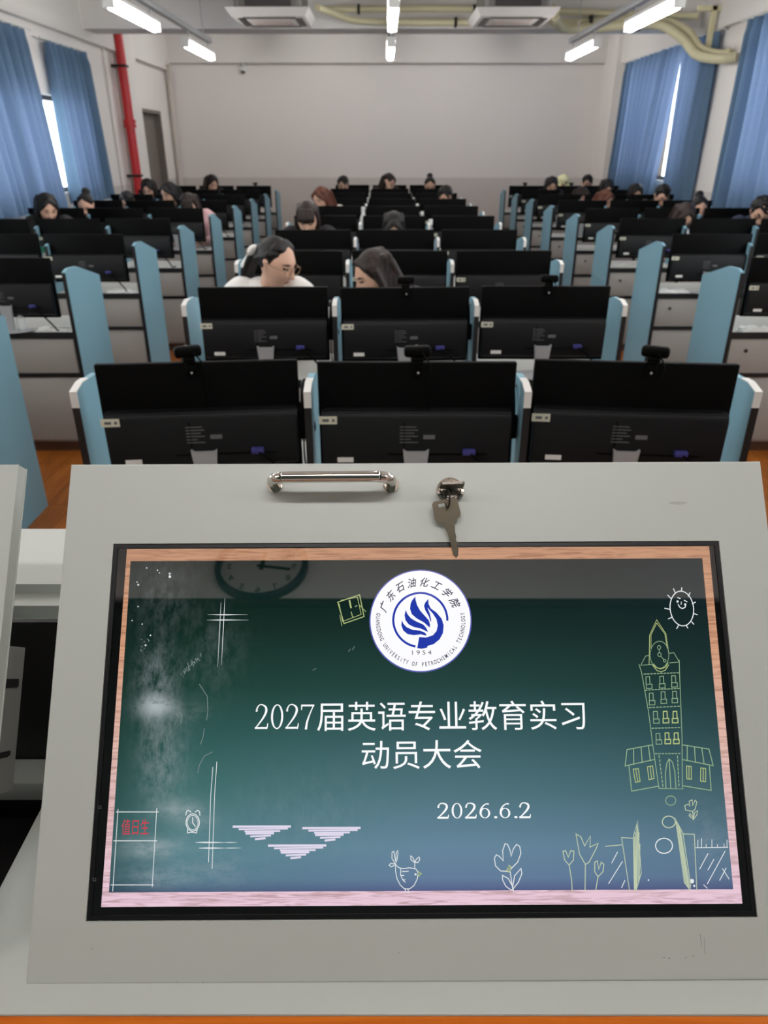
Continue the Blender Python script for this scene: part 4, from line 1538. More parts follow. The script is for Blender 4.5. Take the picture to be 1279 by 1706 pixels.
  ('pale',0.97,[(472.2,230.7),(472,231.7),(471.5,232.6),(470.8,233.5),(469.9,234.2),(468.8,234.7),(467.7,235),(466.5,235.1),(465.3,235),(464.2,234.7),(463.3,234.1),(462.5,233.4),(461.9,232.6),(461.6,231.7),(461.6,230.7),(461.8,229.7),(462.3,228.8),(463,227.9),(463.9,227.2),(464.9,226.7),(466.1,226.4),(467.3,226.3),(468.4,226.4),(469.5,226.7),(470.5,227.3),(471.3,228),(471.8,228.8),(472.1,229.7),(472.2,230.7)]),
  ('white',0.97,[(468.2,248.9),(468,250.1),(467.3,251.3),(466.4,252.4),(465.3,253.3),(463.9,253.9),(462.5,254.3),(460.9,254.5),(459.4,254.3),(458,253.9),(456.8,253.2),(455.8,252.3),(455.1,251.2),(454.7,250),(454.6,248.8),(454.9,247.5),(455.5,246.3),(456.4,245.2),(457.6,244.3),(458.9,243.7),(460.4,243.3),(461.9,243.1),(463.4,243.3),(464.8,243.7),(466.1,244.4),(467.1,245.3),(467.8,246.4),(468.2,247.6),(468.2,248.9)]),
  ('pale',0.73,[(487.1,222.8),(481.3,221.7),(481,218.3),(484.1,217.2),(485.3,218.9),(484.9,215),(487.4,213.9),(487.5,218.4),(489.7,214.2),(491.1,215.6),(489.1,221.2),(487.1,222.8),(487.1,229.5)]),
  ('pale',0.73,[(487.1,228.9),(483.8,226.1),(484.6,224.5),(486.9,227.3)]),
  ('pale',0.73,[(487.2,228.4),(488.4,223.9),(491,222.3),(490.5,225.1),(487.8,228.1)]),
  ('pale',0.85,[(385.3,282.2),(385.2,273.1),(383.9,262.8),(380.6,259),(379.5,252.5),(381.8,252),(383.5,256.9),(385.9,252),(388.4,252.5),(387.6,259.1),(383.9,262.8)]),
  ('pale',0.85,[(395.5,282.2),(397,262.4),(392.8,254.7),(390.8,239.4),(394.7,241.7),(397.3,248.5),(402.4,241.1),(401.5,249.4),(408.3,246.7),(406.5,250.5),(400,260.8),(397,262.4)]),
  ('pale',0.85,[(403.8,282.3),(406.6,271.6),(404.2,267.8),(404.7,260.8),(406.7,259.7),(407.5,266.2),(409.9,260.8),(411.9,262.4),(410.8,267.8),(406.6,271.6)]),
  ('pale',0.73,[(414,248.9),(427.2,247.9)]),
  ('pale',0.73,[(437,243),(427.6,242.4),(431.1,282.4)]),
  ('pale',0.73,[(441.6,229.8),(437.1,241.9),(434.9,281.9),(436.3,281.9),(441.4,269.1),(441.6,229.8)]),
  ('pale',0.73,[(440.8,232),(435.8,281.4)]),
  ('pale',0.73,[(441.6,236.4),(437.1,279.8)]),
  ('pale',0.73,[(439.1,238.6),(435.6,279.8)]),
  ('pale',0.73,[(441,234.2),(436.4,280.9)]),
  ('pale',0.73,[(442,238.6),(438.6,275.5)]),
  ('pale',0.73,[(438,241.9),(435.4,278.7)]),
  ('pale',0.73,[(442.1,247.4),(439.5,273.4)]),
  ('pale',0.73,[(472.2,227.7),(475.4,276.3),(479.5,282.2),(480.2,277.9),(477.6,239.4),(472.2,227.7)]),
  ('pale',0.73,[(473.3,231.1),(477.2,278.9)]),
  ('pale',0.73,[(474.9,233.8),(478.7,281.1)]),
  ('pale',0.73,[(472.9,230),(476.2,276.8)]),
  ('pale',0.73,[(474.2,232.4),(478,280)]),
  ('pale',0.73,[(475.8,236.1),(479.4,280)]),
  ('pale',0.73,[(477.5,239.9),(486.7,240.2),(484.8,282.2)]),
  ('white',0.73,[(423.5,253.3),(418.3,261.4)]),
  ('white',0.73,[(426.9,260.4),(414.7,276.7)]),
  ('white',0.73,[(427.9,274.4),(424.9,279.7)]),
  ('white',0.73,[(486.9,250.4),(512.9,250.2)]),
  ('white',0.73,[(496.4,254.8),(488.6,266.3)]),
  ('white',0.73,[(500.7,259.2),(495.2,267)]),
  ('white',0.73,[(510.3,253.2),(493.6,277.4)]),
  ('white',0.73,[(507,266.2),(511.4,273.8)]),
  ('white',0.73,[(509.9,265.7),(503.8,274.8)]),
  ('white',0.73,[(490.7,278),(493.3,280.6)]),
  ('white',0.61,[(488.7,250.1),(489.2,244.6)]),
  ('white',0.61,[(491.6,250.1),(492.2,243.5)]),
  ('white',0.61,[(495.4,250.1),(495.6,247.7)]),
  ('white',0.61,[(500,250.1),(500.6,244.4)]),
  ('white',0.61,[(504.5,250.1),(504.7,248)]),
  ('white',0.61,[(509.8,250.2),(510.1,247.6)]),
  ('white',0.61,[(512.2,250.2),(512.8,244.7)]),
  ('white',1.94,[(482.5,275.2),(482.2,275.8),(481.5,276.1),(480.9,275.8),(480.7,275.2),(481,274.6),(481.7,274.4),(482.3,274.6),(482.5,275.2)]),
  ('white',0.97,[(483.5,278.8),(483.3,279.1),(483,279.2),(482.7,279.1),(482.6,278.8),(482.7,278.5),(483.1,278.3),(483.4,278.5),(483.5,278.8)]),
  ('white',0.73,[(447.1,274.3),(447,274.5),(446.8,274.6),(446.5,274.5),(446.5,274.3),(446.6,274),(446.8,274),(447.1,274.1),(447.1,274.3)]),
 ],
 'bird_drawing': [
  ('white',0.74,[(244.6,261.7),(244.4,266.4),(245.5,272),(248,276.7),(251.5,279.7),(255.5,279.7),(259.1,277.2),(261.7,272.5),(262.6,267.9),(260.8,265),(255.7,264.1),(250.7,264.7),(247.1,264),(244.6,261.7)]),
  ('white',0.74,[(244.6,261.7),(241.6,256.9),(241.8,252.2),(243.2,251.7),(244.4,258.8)]),
  ('white',0.74,[(244.6,260.7),(244.9,253.2),(246.2,251.1),(246.5,253.2),(245.6,258.4),(244.6,260.7)]),
  ('white',0.74,[(244.1,261.2),(240.5,260.7),(239.3,262.1),(241,263.3),(244.1,262.1)]),
  ('white',0.74,[(259.8,264.4),(259.9,260.3),(256.8,258),(256.7,255.1),(258.4,256.5),(260.1,259.9),(262.4,260.3),(264,258),(263.5,256.1),(261.4,257.5),(260.1,259.9)]),
  ('white',0.74,[(248.6,265),(248.4,269.2),(250.1,272.9),(252.1,274.8)]),
  ('white',0.74,[(249.6,266.9),(254.7,266.6)]),
  ('white',0.74,[(249.1,269.7),(251.1,269.7)]),
  ('white',0.74,[(250.1,273.1),(251.8,272.8)]),
  ('white',0.74,[(252.3,280.1),(251.7,282.4)]),
  ('white',0.74,[(254.3,280.1),(254.5,282.5)]),
  ('yellow',0.84,[(262.6,266.9),(265,268.5),(262.5,270.7),(262.6,266.9)]),
  ('white',0.95,[(260.9,269),(260.8,269.3),(260.4,269.4),(260.1,269.3),(260,269),(260.1,268.7),(260.4,268.6),(260.8,268.7),(260.9,269)]),
 ],
 'flower_drawing': [
  ('white',0.84,[(335.3,267.3),(328.7,266.8),(324.8,263.1),(324,257.4),(325.7,254.8),(328.2,256),(331.1,259.3),(330.9,251.7),(333.1,246.5),(335.1,247),(337,251.8),(337.6,256),(339.6,250.4),(342.3,247.1),(344.8,248.5),(345.6,253.7),(342.7,260.3),(336.9,265.5)]),
  ('white',0.84,[(336.3,267.3),(337.8,280),(338.5,282.3)]),
  ('white',0.84,[(337.9,279),(339.7,270.6),(345.1,265),(345.7,268.8),(342.6,275.3),(338.3,280)]),
  ('white',0.84,[(337.9,278.6),(334.6,272.5),(330.1,270.1),(330,273.4),(332.4,278.1),(336.3,280.9),(338.3,280.7)]),
  ('yellow',0.84,[(334.2,266.4),(334.1,266.7),(333.8,266.8),(333.5,266.7),(333.4,266.4),(333.6,266.1),(333.9,266),(334.1,266.1),(334.2,266.4)]),
  ('yellow',0.84,[(335.7,267.3),(335.6,267.6),(335.3,267.7),(335,267.6),(334.9,267.3),(335,267.1),(335.3,267),(335.6,267.1),(335.7,267.3)]),
  ('yellow',0.84,[(336.8,265.9),(336.7,266.2),(336.4,266.3),(336.1,266.2),(336,265.9),(336.1,265.7),(336.4,265.6),(336.7,265.7),(336.8,265.9)]),
  ('yellow',0.84,[(335.3,265),(335.2,265.3),(334.9,265.4),(334.6,265.3),(334.5,265),(334.6,264.7),(334.9,264.6),(335.2,264.7),(335.3,265)]),
  ('yellow',0.84,[(337.4,264.1),(337.3,264.3),(337,264.4),(336.7,264.3),(336.6,264.1),(336.7,263.8),(337,263.7),(337.3,263.8),(337.4,264.1)]),
  ('yellow',0.84,[(336.2,263.1),(336.1,263.4),(335.8,263.5),(335.5,263.4),(335.4,263.1),(335.5,262.8),(335.8,262.7),(336.1,262.8),(336.2,263.1)]),
 ],
 'duty_table_drawing': [
  ('white',0.81,[(17.4,220.6),(51.7,220.8)]),
  ('white',0.81,[(16.9,242.5),(51.7,242.7)]),
  ('white',0.63,[(17,275.4),(51.1,275.6)]),
  ('white',0.45,[(18.7,218.6),(18.8,280)]),
  ('white',0.45,[(50.2,217.9),(50.1,277)]),
 ],
 'alarm_clock_drawing': [
  ('white',0.9,[(85.4,229.1),(85.4,230.5),(85,231.9),(84.5,233.1),(83.6,234.2),(82.7,234.9),(81.5,235.4),(80.3,235.6),(79.1,235.4),(78,234.9),(76.9,234.1),(76,233.1),(75.3,231.8),(74.8,230.5),(74.6,229),(74.7,227.5),(75,226.1),(75.6,224.9),(76.4,223.9),(77.4,223.1),(78.5,222.6),(79.7,222.4),(80.9,222.6),(82.1,223.1),(83.1,223.9),(84.1,224.9),(84.8,226.2),(85.2,227.6),(85.4,229.1)]),
  ('white',0.45,[(84.4,229),(84.3,230.2),(84.1,231.4),(83.6,232.4),(82.9,233.3),(82.2,233.9),(81.2,234.3),(80.3,234.4),(79.3,234.3),(78.4,233.9),(77.5,233.2),(76.8,232.4),(76.2,231.3),(75.8,230.2),(75.6,229),(75.7,227.8),(76,226.6),(76.4,225.6),(77.1,224.8),(77.9,224.1),(78.8,223.7),(79.7,223.6),(80.7,223.7),(81.7,224.1),(82.5,224.8),(83.3,225.7),(83.8,226.7),(84.2,227.8),(84.4,229)]),
  ('white',0.81,[(74.2,223.4),(74.4,220.9),(75.8,219.5),(78.2,221)]),
  ('white',0.81,[(81.7,221),(83.7,219.6),(85.3,221),(85.6,223.5)]),
  ('white',0.81,[(79.8,225.1),(80,229.2),(82.3,232.1)]),
  ('white',0.81,[(76.1,234.1),(76.2,236.9),(79.7,236.3),(83.4,237),(83.9,234.1)]),
 ],
 'cross_lines_drawing': [
  ('white',1.17,[(83.1,244.1),(106.2,244.3)]),
  ('white',1.17,[(85.9,248.4),(106.3,248.5)]),
  ('white',0.63,[(106.2,244.3),(116.6,244.3)]),
  ('white',0.63,[(106.3,248.5),(120.2,248.5)]),
  ('white',0.54,[(94.5,186.4),(93.7,209),(94.2,258.9)]),
  ('white',0.54,[(97.6,182.2),(96.9,207.4),(97.3,263.7)]),
 ],
 'cross_lines_drawing#2': [
  ('white',1.06,[(89.5,61.5),(112.4,61.6)]),
  ('white',1.06,[(87.3,66),(112.6,66.1)]),
  ('white',0.59,[(84.6,61.4),(119.1,61.6)]),
  ('white',0.59,[(84.2,66),(119.8,66.2)]),
  ('white',0.53,[(95.7,51),(95,105.6)]),
  ('white',0.53,[(98.8,47.4),(98.2,103.9)]),
 ],
 'hatched_triangle_drawing#0': [
  ('lilac',2.11,[(113.2,232.4),(159.2,232.5)]),
  ('lilac',1.64,[(118,234.4),(156.9,234.1)]),
  ('lilac',1.64,[(122.8,236),(150.7,235.9)]),
  ('lilac',2.11,[(123.8,237.6),(145.6,237.5)]),
  ('lilac',1.64,[(127.6,239.9),(143.3,239.3)]),
  ('lilac',1.88,[(131.5,241.9),(139,241.3)]),
 ],
 'hatched_triangle_drawing#595': [
  ('lilac',2.11,[(169.7,233.8),(215.7,233.9)]),
  ('lilac',1.64,[(174.5,235.8),(213.4,235.5)]),
  ('lilac',1.64,[(179.2,237.4),(207.2,237.3)]),
  ('lilac',2.11,[(180.2,239),(202,238.9)]),
  ('lilac',1.64,[(184,241.3),(199.6,240.7)]),
  ('lilac',1.88,[(187.8,243.3),(195.4,242.6)]),
 ],
 'hatched_triangle_drawing#302': [
  ('lilac',2.11,[(142.2,246.9),(188.1,247)]),
  ('lilac',1.64,[(147,248.9),(185.7,248.6)]),
  ('lilac',1.64,[(151.8,250.5),(179.6,250.4)]),
  ('lilac',2.11,[(152.7,252.1),(174.4,251.9)]),
  ('lilac',1.64,[(156.6,254.3),(172.1,253.8)]),
  ('lilac',1.88,[(160.4,256.3),(167.9,255.7)]),
 ],
 'stamp_drawing': [
  ('yellow',0.94,[(196.4,51.3),(215.2,45),(219.1,63.7),(201.9,69.6),(196.4,51.3)]),
  ('yellow',0.59,[(199.1,49.7),(213.3,47),(216.6,61.9),(200.7,67.8),(197.6,52.7)]),
  ('yellow',0.59,[(215.2,54),(220.6,59.5)]),
  ('yellow',0.59,[(198.3,62.4),(200.1,71.4)]),
  ('yellow',1.64,[(206.5,50.1),(206.7,51)]),
  ('yellow',1.64,[(206.9,51.8),(207.1,52.7)]),
  ('yellow',1.64,[(207.2,53.4),(207.4,54.3)]),
  ('yellow',1.64,[(207.6,55.1),(207.8,56)]),
  ('yellow',0.94,[(208,59.8),(208.3,60.8)]),
  ('yellow',0.94,[(208.6,61.6),(208.8,62.6)]),
  ('yellow',0.94,[(209.1,63.4),(209.4,64.4)]),
  ('green',0.94,[(211.5,55.2),(213,54.3)]),
 ],
 'chalk_marks': [
  ('white',1.26,[(50.9,28.5),(50.7,28.9),(50.3,29.1),(49.8,28.9),(49.6,28.5),(49.8,28),(50.2,27.8),(50.7,28),(50.9,28.5)]),
  ('white',0.81,[(50.2,25.6),(50.1,25.9),(49.8,26.1),(49.5,25.9),(49.4,25.6),(49.5,25.3),(49.8,25.2),(50.1,25.3),(50.2,25.6)]),
  ('white',0.72,[(30,20.6),(29.9,20.9),(29.7,21),(29.4,20.9),(29.3,20.6),(29.4,20.4),(29.6,20.3),(29.9,20.4),(30,20.6)]),
  ('white',0.63,[(39.5,22.8),(39.4,23),(39.2,23.1),(38.9,23),(38.8,22.8),(38.9,22.5),(39.1,22.4),(39.4,22.5),(39.5,22.8)]),
  ('white',0.54,[(41.3,25.1),(41.2,25.3),(41,25.4),(40.8,25.3),(40.7,25.1),(40.8,24.9),(41,24.8),(41.2,24.9),(41.3,25.1)]),
  ('white',0.63,[(24.6,54.2),(24.6,54.4),(24.3,54.5),(24.1,54.4),(24,54.2),(24.1,53.9),(24.3,53.8),(24.5,53.9),(24.6,54.2)]),
  ('white',0.63,[(29.1,69.2),(29,69.4),(28.8,69.5),(28.6,69.4),(28.5,69.2),(28.6,68.9),(28.8,68.9),(29,68.9),(29.1,69.2)]),
  ('white',0.54,[(20.3,66.1),(20.2,66.3),(20,66.4),(19.8,66.3),(19.7,66.1),(19.8,65.9),(20,65.8),(20.2,65.9),(20.3,66.1)]),
  ('white',0.72,[(36.9,78.8),(36.8,79),(36.5,79.2),(36.3,79),(36.1,78.8),(36.2,78.5),(36.5,78.4),(36.8,78.5),(36.9,78.8)]),
  ('white',0.9,[(33.3,86.9),(33.2,87.3),(32.9,87.4),(32.6,87.3),(32.4,86.9),(32.5,86.6),(32.9,86.5),(33.2,86.6),(33.3,86.9)]),
  ('white',0.9,[(23.7,35.4),(23.6,35.7),(23.3,35.8),(23,35.7),(22.8,35.4),(22.9,35),(23.2,34.9),(23.6,35),(23.7,35.4)]),
  ('white',0.63,[(22.3,33),(22.2,33.3),(22,33.3),(21.8,33.2),(21.7,33),(21.8,32.8),(22,32.7),(22.2,32.8),(22.3,33)]),
  ('chalk',0.45,[(64.7,111.6),(64.2,111.2)]),
  ('chalk',0.45,[(70.3,104.9),(69.5,101.8)]),
  ('chalk',0.45,[(71,105.6),(70.5,105.6)]),
  ('chalk',0.45,[(80.3,96.7),(81,96.1)]),
  ('chalk',0.45,[(66.8,113.5),(66.4,113)]),
  ('chalk',0.45,[(75.9,102.5),(75.6,101)]),
  ('chalk',0.45,[(70.3,105.9),(70.9,104.8)]),
  ('chalk',0.45,[(75.4,99.4),(76.1,99.4)]),
  ('chalk',0.45,[(78.3,99.5),(77.9,99.4)]),
  ('chalk',0.45,[(76.9,101.2),(77.4,100.3)]),
  ('chalk',0.45,[(72.5,103.6),(72.8,102.4)]),
  ('chalk',0.45,[(69,108),(67.1,106.8)]),
  ('chalk',0.45,[(66.8,109.5),(66,108.3)]),
  ('chalk',0.45,[(67.8,109.7),(68.6,108.9)]),
  ('chalk',0.45,[(77.6,98.9),(78.8,98.8)]),
  ('chalk',0.45,[(67.6,110.5),(67.5,110.1)]),
  ('chalk',0.45,[(74.3,104.9),(74.8,103.3)]),
  ('chalk',0.45,[(73.1,102.6),(72.4,100.9)]),
  ('chalk',0.45,[(73.8,102.3),(74,101.2)]),
  ('chalk',0.45,[(67,109.2),(67.8,107.9)]),
  ('chalk',0.45,[(76.9,100),(76.7,98.6)]),
  ('chalk',0.45,[(76.8,100.1),(77.1,99.2)]),
  ('chalk',0.45,[(72,107.9),(70.5,107.4)]),
  ('chalk',0.45,[(79.7,95.4),(80.5,93.9)]),
  ('chalk',0.45,[(75.9,99.4),(75.8,98.3)]),
  ('chalk',0.45,[(70.5,107.4),(70.5,105.4)]),
  ('chalk',0.45,[(75.3,101.8),(75.2,101.6)]),
  ('chalk',0.45,[(67.3,110.9),(66.9,109.9)]),
  ('chalk',0.45,[(69.7,107.3),(71.5,106.7)]),
  ('chalk',0.45,[(68.6,106.5),(68.9,105.2)]),
  ('chalk',0.45,[(67.6,110.6),(67.7,110.2)]),
  ('chalk',0.45,[(73.6,102.8),(73.3,102.6)]),
  ('chalk',0.45,[(77.7,99.4),(77.6,98.1)]),
  ('chalk',0.45,[(73,103.6),(73.6,103.2)]),
  ('chalk',0.45,[(70.2,109),(70.9,108.2)]),
  ('chalk',0.45,[(72.7,104),(73.2,103.7)]),
  ('chalk',0.45,[(79.6,100.1),(79.6,99.7)]),
  ('chalk',0.45,[(77.7,99.2),(77.9,98.5)]),
  ('chalk',0.45,[(75.3,102.1),(74.8,102)]),
  ('chalk',0.45,[(74.6,101.5),(75.3,100.6)]),
  ('chalk',0.45,[(74.9,103.7),(75,103.2)]),
  ('chalk',0.45,[(71.4,104.9),(71.8,104.2)]),
  ('chalk',0.45,[(79.9,96),(80.2,95.7)]),
  ('chalk',0.45,[(69.5,107.8),(69.4,107.7)]),
  ('chalk',0.45,[(73.7,101.3),(72.7,99.8)]),
  ('chalk',0.45,[(70.4,105.2),(70.3,105.2)]),
  ('chalk',0.45,[(29.5,82),(28.5,81.8)]),
  ('chalk',0.45,[(34.5,81.5),(33.8,82)]),
  ('chalk',0.45,[(32.5,89.7),(32.1,89.6)]),
  ('chalk',0.45,[(31.5,84.5),(31.6,83.7)]),
  ('chalk',0.45,[(32.1,86.6),(33.3,86.5)]),
  ('chalk',0.45,[(35.1,82.2),(35.2,83.9)]),
  ('chalk',0.45,[(36.1,82.9),(36.3,83.4)]),
  ('chalk',0.45,[(30.6,86.3),(30.6,86.3)]),
  ('chalk',0.45,[(28.9,90.6),(29.3,91.3)]),
  ('chalk',0.45,[(29.3,87.9),(30,88.5)]),
  ('chalk',0.45,[(29.6,92.2),(29.9,92.2)]),
  ('chalk',0.45,[(31.4,84.1),(31.5,83.9)]),
  ('chalk',0.45,[(33.9,92.7),(33.8,92.6)]),
  ('chalk',0.45,[(29.6,90.9),(28.6,91.2)]),
  ('chalk',0.59,[(205.9,93.1),(207.4,91.2)]),
  ('chalk',0.59,[(209.2,91.9),(211,88.9)]),
  ('chalk',0.59,[(175.7,108.6),(178.3,107.2)]),
  ('chalk',0.5,[(80.3,119.7),(87.3,129.5),(88.4,141.7),(87.7,148.9)]),
  ('chalk',0.5,[(86,155.7),(85.3,162.4),(83.6,168.1)]),
  ('chalk',0.5,[(93.8,174.3),(87,177.6),(83.4,184.6),(82.2,190.7)]),
  ('chalk',0.5,[(64.8,142),(67,145),(66.3,151.2)]),
  ('chalk',0.5,[(62.4,144),(64.1,146.4)]),
  ('chalk',1.1,[(49.3,27.2),(51.3,25.6)]),
 ],
 'logo_ring': [
  ('blue',1.89,[(290.6,67),(290.6,64.8),(290.3,62.7),(289.8,60.6),(289.2,58.5),(288.3,56.6),(287.3,54.7),(286.1,52.9),(284.7,51.2),(283.2,49.7),(281.5,48.3),(279.7,47.1),(277.8,46),(275.8,45.2),(273.7,44.5),(271.6,44),(269.4,43.8),(267.2,43.7),(265,43.9),(262.9,44.2),(260.7,44.8),(258.7,45.5),(256.7,46.4),(254.8,47.5),(253,48.8),(251.4,50.3),(249.8,51.9),(248.5,53.6),(247.3,55.4),(246.3,57.3),(245.5,59.4),(244.9,61.4),(244.5,63.6),(244.2,65.7),(244.2,67.9),(244.4,70),(244.8,72.1),(245.4,74.2),(246.2,76.2),(247.1,78.1),(248.3,79.9),(249.6,81.6),(251.1,83.2),(252.7,84.6),(254.4,85.9),(256.2,87),(258.2,87.9),(260.2,88.6),(262.3,89.2)]),
 ],
}
SHAPES = {
 'flame1': [(263.4,46.6),(260.7,49.9),(259.2,53),(258.7,57.4),(260.1,61.8),(264.1,65.4),(270.6,69.1),(275.4,73.5),(275.7,70.7),(274.7,67.2),(271.6,63.7),(267.3,58.8),(264.7,53.9),(263.6,49.5)],
 'flame2': [(255,58.3),(253.9,62.7),(254.7,67.1),(257.4,70.6),(261.7,72.8),(267.9,74.3),(273.9,77.2),(272.3,73.5),(269.7,70.7),(263.6,68),(259.2,65.3),(256.4,61.8)],
 'flame3': [(251.6,67.1),(251,71.4),(252.7,75.8),(256.4,78.9),(261.7,79.7),(267.8,79.1),(272.7,80.3),(271.4,77.8),(267,75.9),(260.8,75.3),(255.6,73),(252.9,70.1)],
 'swan': [(274.7,48.8),(274.7,53.1),(276.6,57.1),(281.4,60.6),(285.8,65.9),(287.4,71.6),(286.6,78.2),(283.6,83.4),(278.7,87.3),(273.1,89),(272.9,90.3),(268.1,91.3),(264.4,90.6),(266.2,81.4),(272.2,81.8),(278,79.9),(281.1,76.4),(282.3,71.6),(281.3,66.3),(278.3,61.5),(275.1,57.9),(273.7,56.2),(275.7,61.5),(276.8,67.2),(276.4,68.9),(274.7,63.7),(271.7,58.4),(270.8,54.8),(271.8,52.2)],
 'logo_disc': [(310.5,67.9),(310.2,71.6),(309.6,75.3),(308.7,78.9),(307.5,82.4),(306,85.8),(304.2,89.1),(302.1,92.2),(299.7,95.1),(297.2,97.7),(294.4,100.2),(291.4,102.4),(288.2,104.3),(284.9,106),(281.4,107.4),(277.9,108.4),(274.3,109.2),(270.6,109.7),(266.9,109.8),(263.2,109.6),(259.6,109.1),(256,108.3),(252.5,107.2),(249.1,105.8),(245.8,104.1),(242.7,102.1),(239.8,99.9),(237,97.4),(234.6,94.7),(232.3,91.8),(230.3,88.7),(228.6,85.4),(227.2,82),(226.1,78.5),(225.3,74.9),(224.8,71.2),(224.6,67.5),(224.8,63.7),(225.3,60),(226.1,56.4),(227.3,52.8),(228.7,49.3),(230.5,46),(232.5,42.8),(234.8,39.8),(237.4,37),(240.2,34.4),(243.2,32.1),(246.4,30.1),(249.8,28.4),(253.3,26.9),(257,25.8),(260.7,25),(264.5,24.5),(268.3,24.3),(272,24.5),(275.8,25),(279.5,25.9),(283.1,27.1),(286.6,28.5),(289.9,30.3),(293,32.4),(296,34.7),(298.7,37.3),(301.2,40.1),(303.4,43.2),(305.4,46.4),(307,49.7),(308.3,53.2),(309.4,56.8),(310.1,60.5),(310.5,64.2)],
 'logo_halo': [(311.6,68),(311.3,71.8),(310.7,75.6),(309.7,79.3),(308.5,82.9),(306.9,86.4),(305.1,89.7),(302.9,92.8),(300.5,95.8),(297.9,98.6),(295,101.1),(291.9,103.3),(288.7,105.3),(285.3,107),(281.8,108.4),(278.1,109.5),(274.4,110.3),(270.7,110.8),(266.9,110.9),(263.1,110.7),(259.4,110.2),(255.7,109.4),(252.1,108.3),(248.6,106.8),(245.3,105.1),(242.1,103.1),(239.1,100.8),(236.3,98.2),(233.7,95.5),(231.4,92.5),(229.4,89.3),(227.7,85.9),(226.2,82.4),(225.1,78.8),(224.2,75.1),(223.7,71.3),(223.6,67.5),(223.8,63.7),(224.3,59.9),(225.1,56.2),(226.3,52.5),(227.7,48.9),(229.5,45.5),(231.6,42.3),(234,39.2),(236.6,36.3),(239.5,33.7),(242.6,31.3),(245.9,29.3),(249.4,27.5),(253,26),(256.7,24.8),(260.5,24),(264.4,23.5),(268.3,23.3),(272.2,23.5),(276,24.1),(279.8,24.9),(283.5,26.1),(287,27.7),(290.5,29.5),(293.7,31.6),(296.7,34),(299.5,36.7),(302,39.5),(304.3,42.6),(306.3,45.9),(308,49.4),(309.4,52.9),(310.4,56.6),(311.1,60.4),(311.5,64.2)],
}


# ------------------------------------------------------------------ teacher's console
# sloping lid plane: O = top left corner of the glass, EA runs right, EB runs down the slope, EN faces the reader
EA = Vector((.52999206, .00234479, .00170953)).normalized()
EB = Vector((.00105258, -.18771117, -.23589113))
EB = (EB - EA * EA.dot(EB)).normalized()
EN = EA.cross(-EB)
O = Vector((-.23656477, .56025393, 1.28978222))


def LP(a, b, h=0.0):
    """millimetres on the lid -> room"""
    return O + EA * (a * .001) + EB * (b * .001) + EN * (h * .001)


con = thing('teacher_console', 'white metal teacher console with sloping lids and an orange wood front edge', 'console', (.15, .55, 0))


def cpart(mb, name, mats, parent=None, smooth=True):
    return mb.build(name, mats, parent or con, smooth, world=True)


ZT = 1.019
# desktop, cut away on the left for the open compartment
d = MB().box(-.338, .66, .3225, .534, ZT - .03, ZT, bevel=.002)
d.box(-.9, -.338, .3225, .40, ZT - .03, ZT, bevel=.002)
cpart(d, 'desktop', M_CONS)
cpart(MB().box(-.92, .68, .25, .3222, ZT - .05, ZT - .0006, bevel=.0012, seg=3), 'wood_edge', M_TRIMWOOD)
# cabinet below
b = MB().box(-.9, .66, .36, .80, 0.0, .88).box(-.9, -.88, .36, .80, .88, 1.0).box(.64, .66, .36, .80, .88, 1.0).box(-.9, .66, .36, .38, .88, .99)
cpart(b, 'cabinet', M_CONS, smooth=False)
b = MB().box(-.88, .64, .38, .79, .882, .886).box(-.338, -.30, .38, .79, .886, .985).box(-.88, .64, .628, .634, .885, 1.16)
cpart(b, 'shade_black_lining', M_CBLACK, smooth=False)  # black colour stands in for the shade inside the console gap
cpart(MB().box(-.60, -.275, .59, .627, .945, .971, bevel=.0015), 'inner_ledge', M_CONS)
cpart(MB().ell((-.352, .455, .965), (.012, .012, .012)), 'knob', mat('ivory_knob', (214, 210, 186), .4))
# stepped rail along the back
prof = [(.80, 1.179), (.672, 1.179), (.670, 1.168), (.6465, 1.168), (.6455, 1.153), (.6365, 1.153), (.6365, 1.147), (.80, 1.147)]
b = MB().prism(prof, lambda q, h: (h, q[0], q[1]), -.9, .66)
cpart(b, 'back_rail', M_CONS, smooth=False)
cpart(MB().box(-.9, .66, .76, .80, 0.9, 1.147), 'back_panel', M_CONS, smooth=False)


# main lid: frame with an opening for the display
def frame_lid(mb, a0, a1, b0, b1, ha0, ha1, hb0, hb1, th, bev):
    def q(a, b, h):
        return LP(a, b, h)
    outer = [(a0, b0), (a1, b0), (a1, b1), (a0, b1)]
    inner = [(ha0, hb0), (ha1, hb0), (ha1, hb1), (ha0, hb1)]
    bm = mb.bm
    e = bev
    ot = [(a0 + e, b0 + e), (a1 - e, b0 + e), (a1 - e, b1 - e), (a0 + e, b1 - e)]
    vo = [bm.verts.new(q(*p, 0)) for p in ot]
    vm = [bm.verts.new(q(p[0], p[1], -e * .35)) for p in [((o[0] * .7 + t[0] * .3), (o[1] * .7 + t[1] * .3)) for o, t in zip(outer, ot)]]
    ve = [bm.verts.new(q(*p, -e)) for p in outer]
    vb = [bm.verts.new(q(*p, -th)) for p in outer]
    wi = [bm.verts.new(q(*p, 0)) for p in inner]
    wb = [bm.verts.new(q(*p, -th)) for p in inner]
    fs = []
    for i in range(4):
        j = (i + 1) % 4
        fs += [bm.faces.new((vo[i], vo[j], wi[j], wi[i])), bm.faces.new((vo[i], vm[i], vm[j], vo[j])), bm.faces.new((vm[i], ve[i], ve[j], vm[j])),
               bm.faces.new((ve[i], vb[i], vb[j], ve[j])), bm.faces.new((vb[i], wb[i], wb[j], vb[j])), bm.faces.new((wi[i], wi[j], wb[j], wb[i]))]
    bmesh.ops.recalc_face_normals(bm, faces=fs)


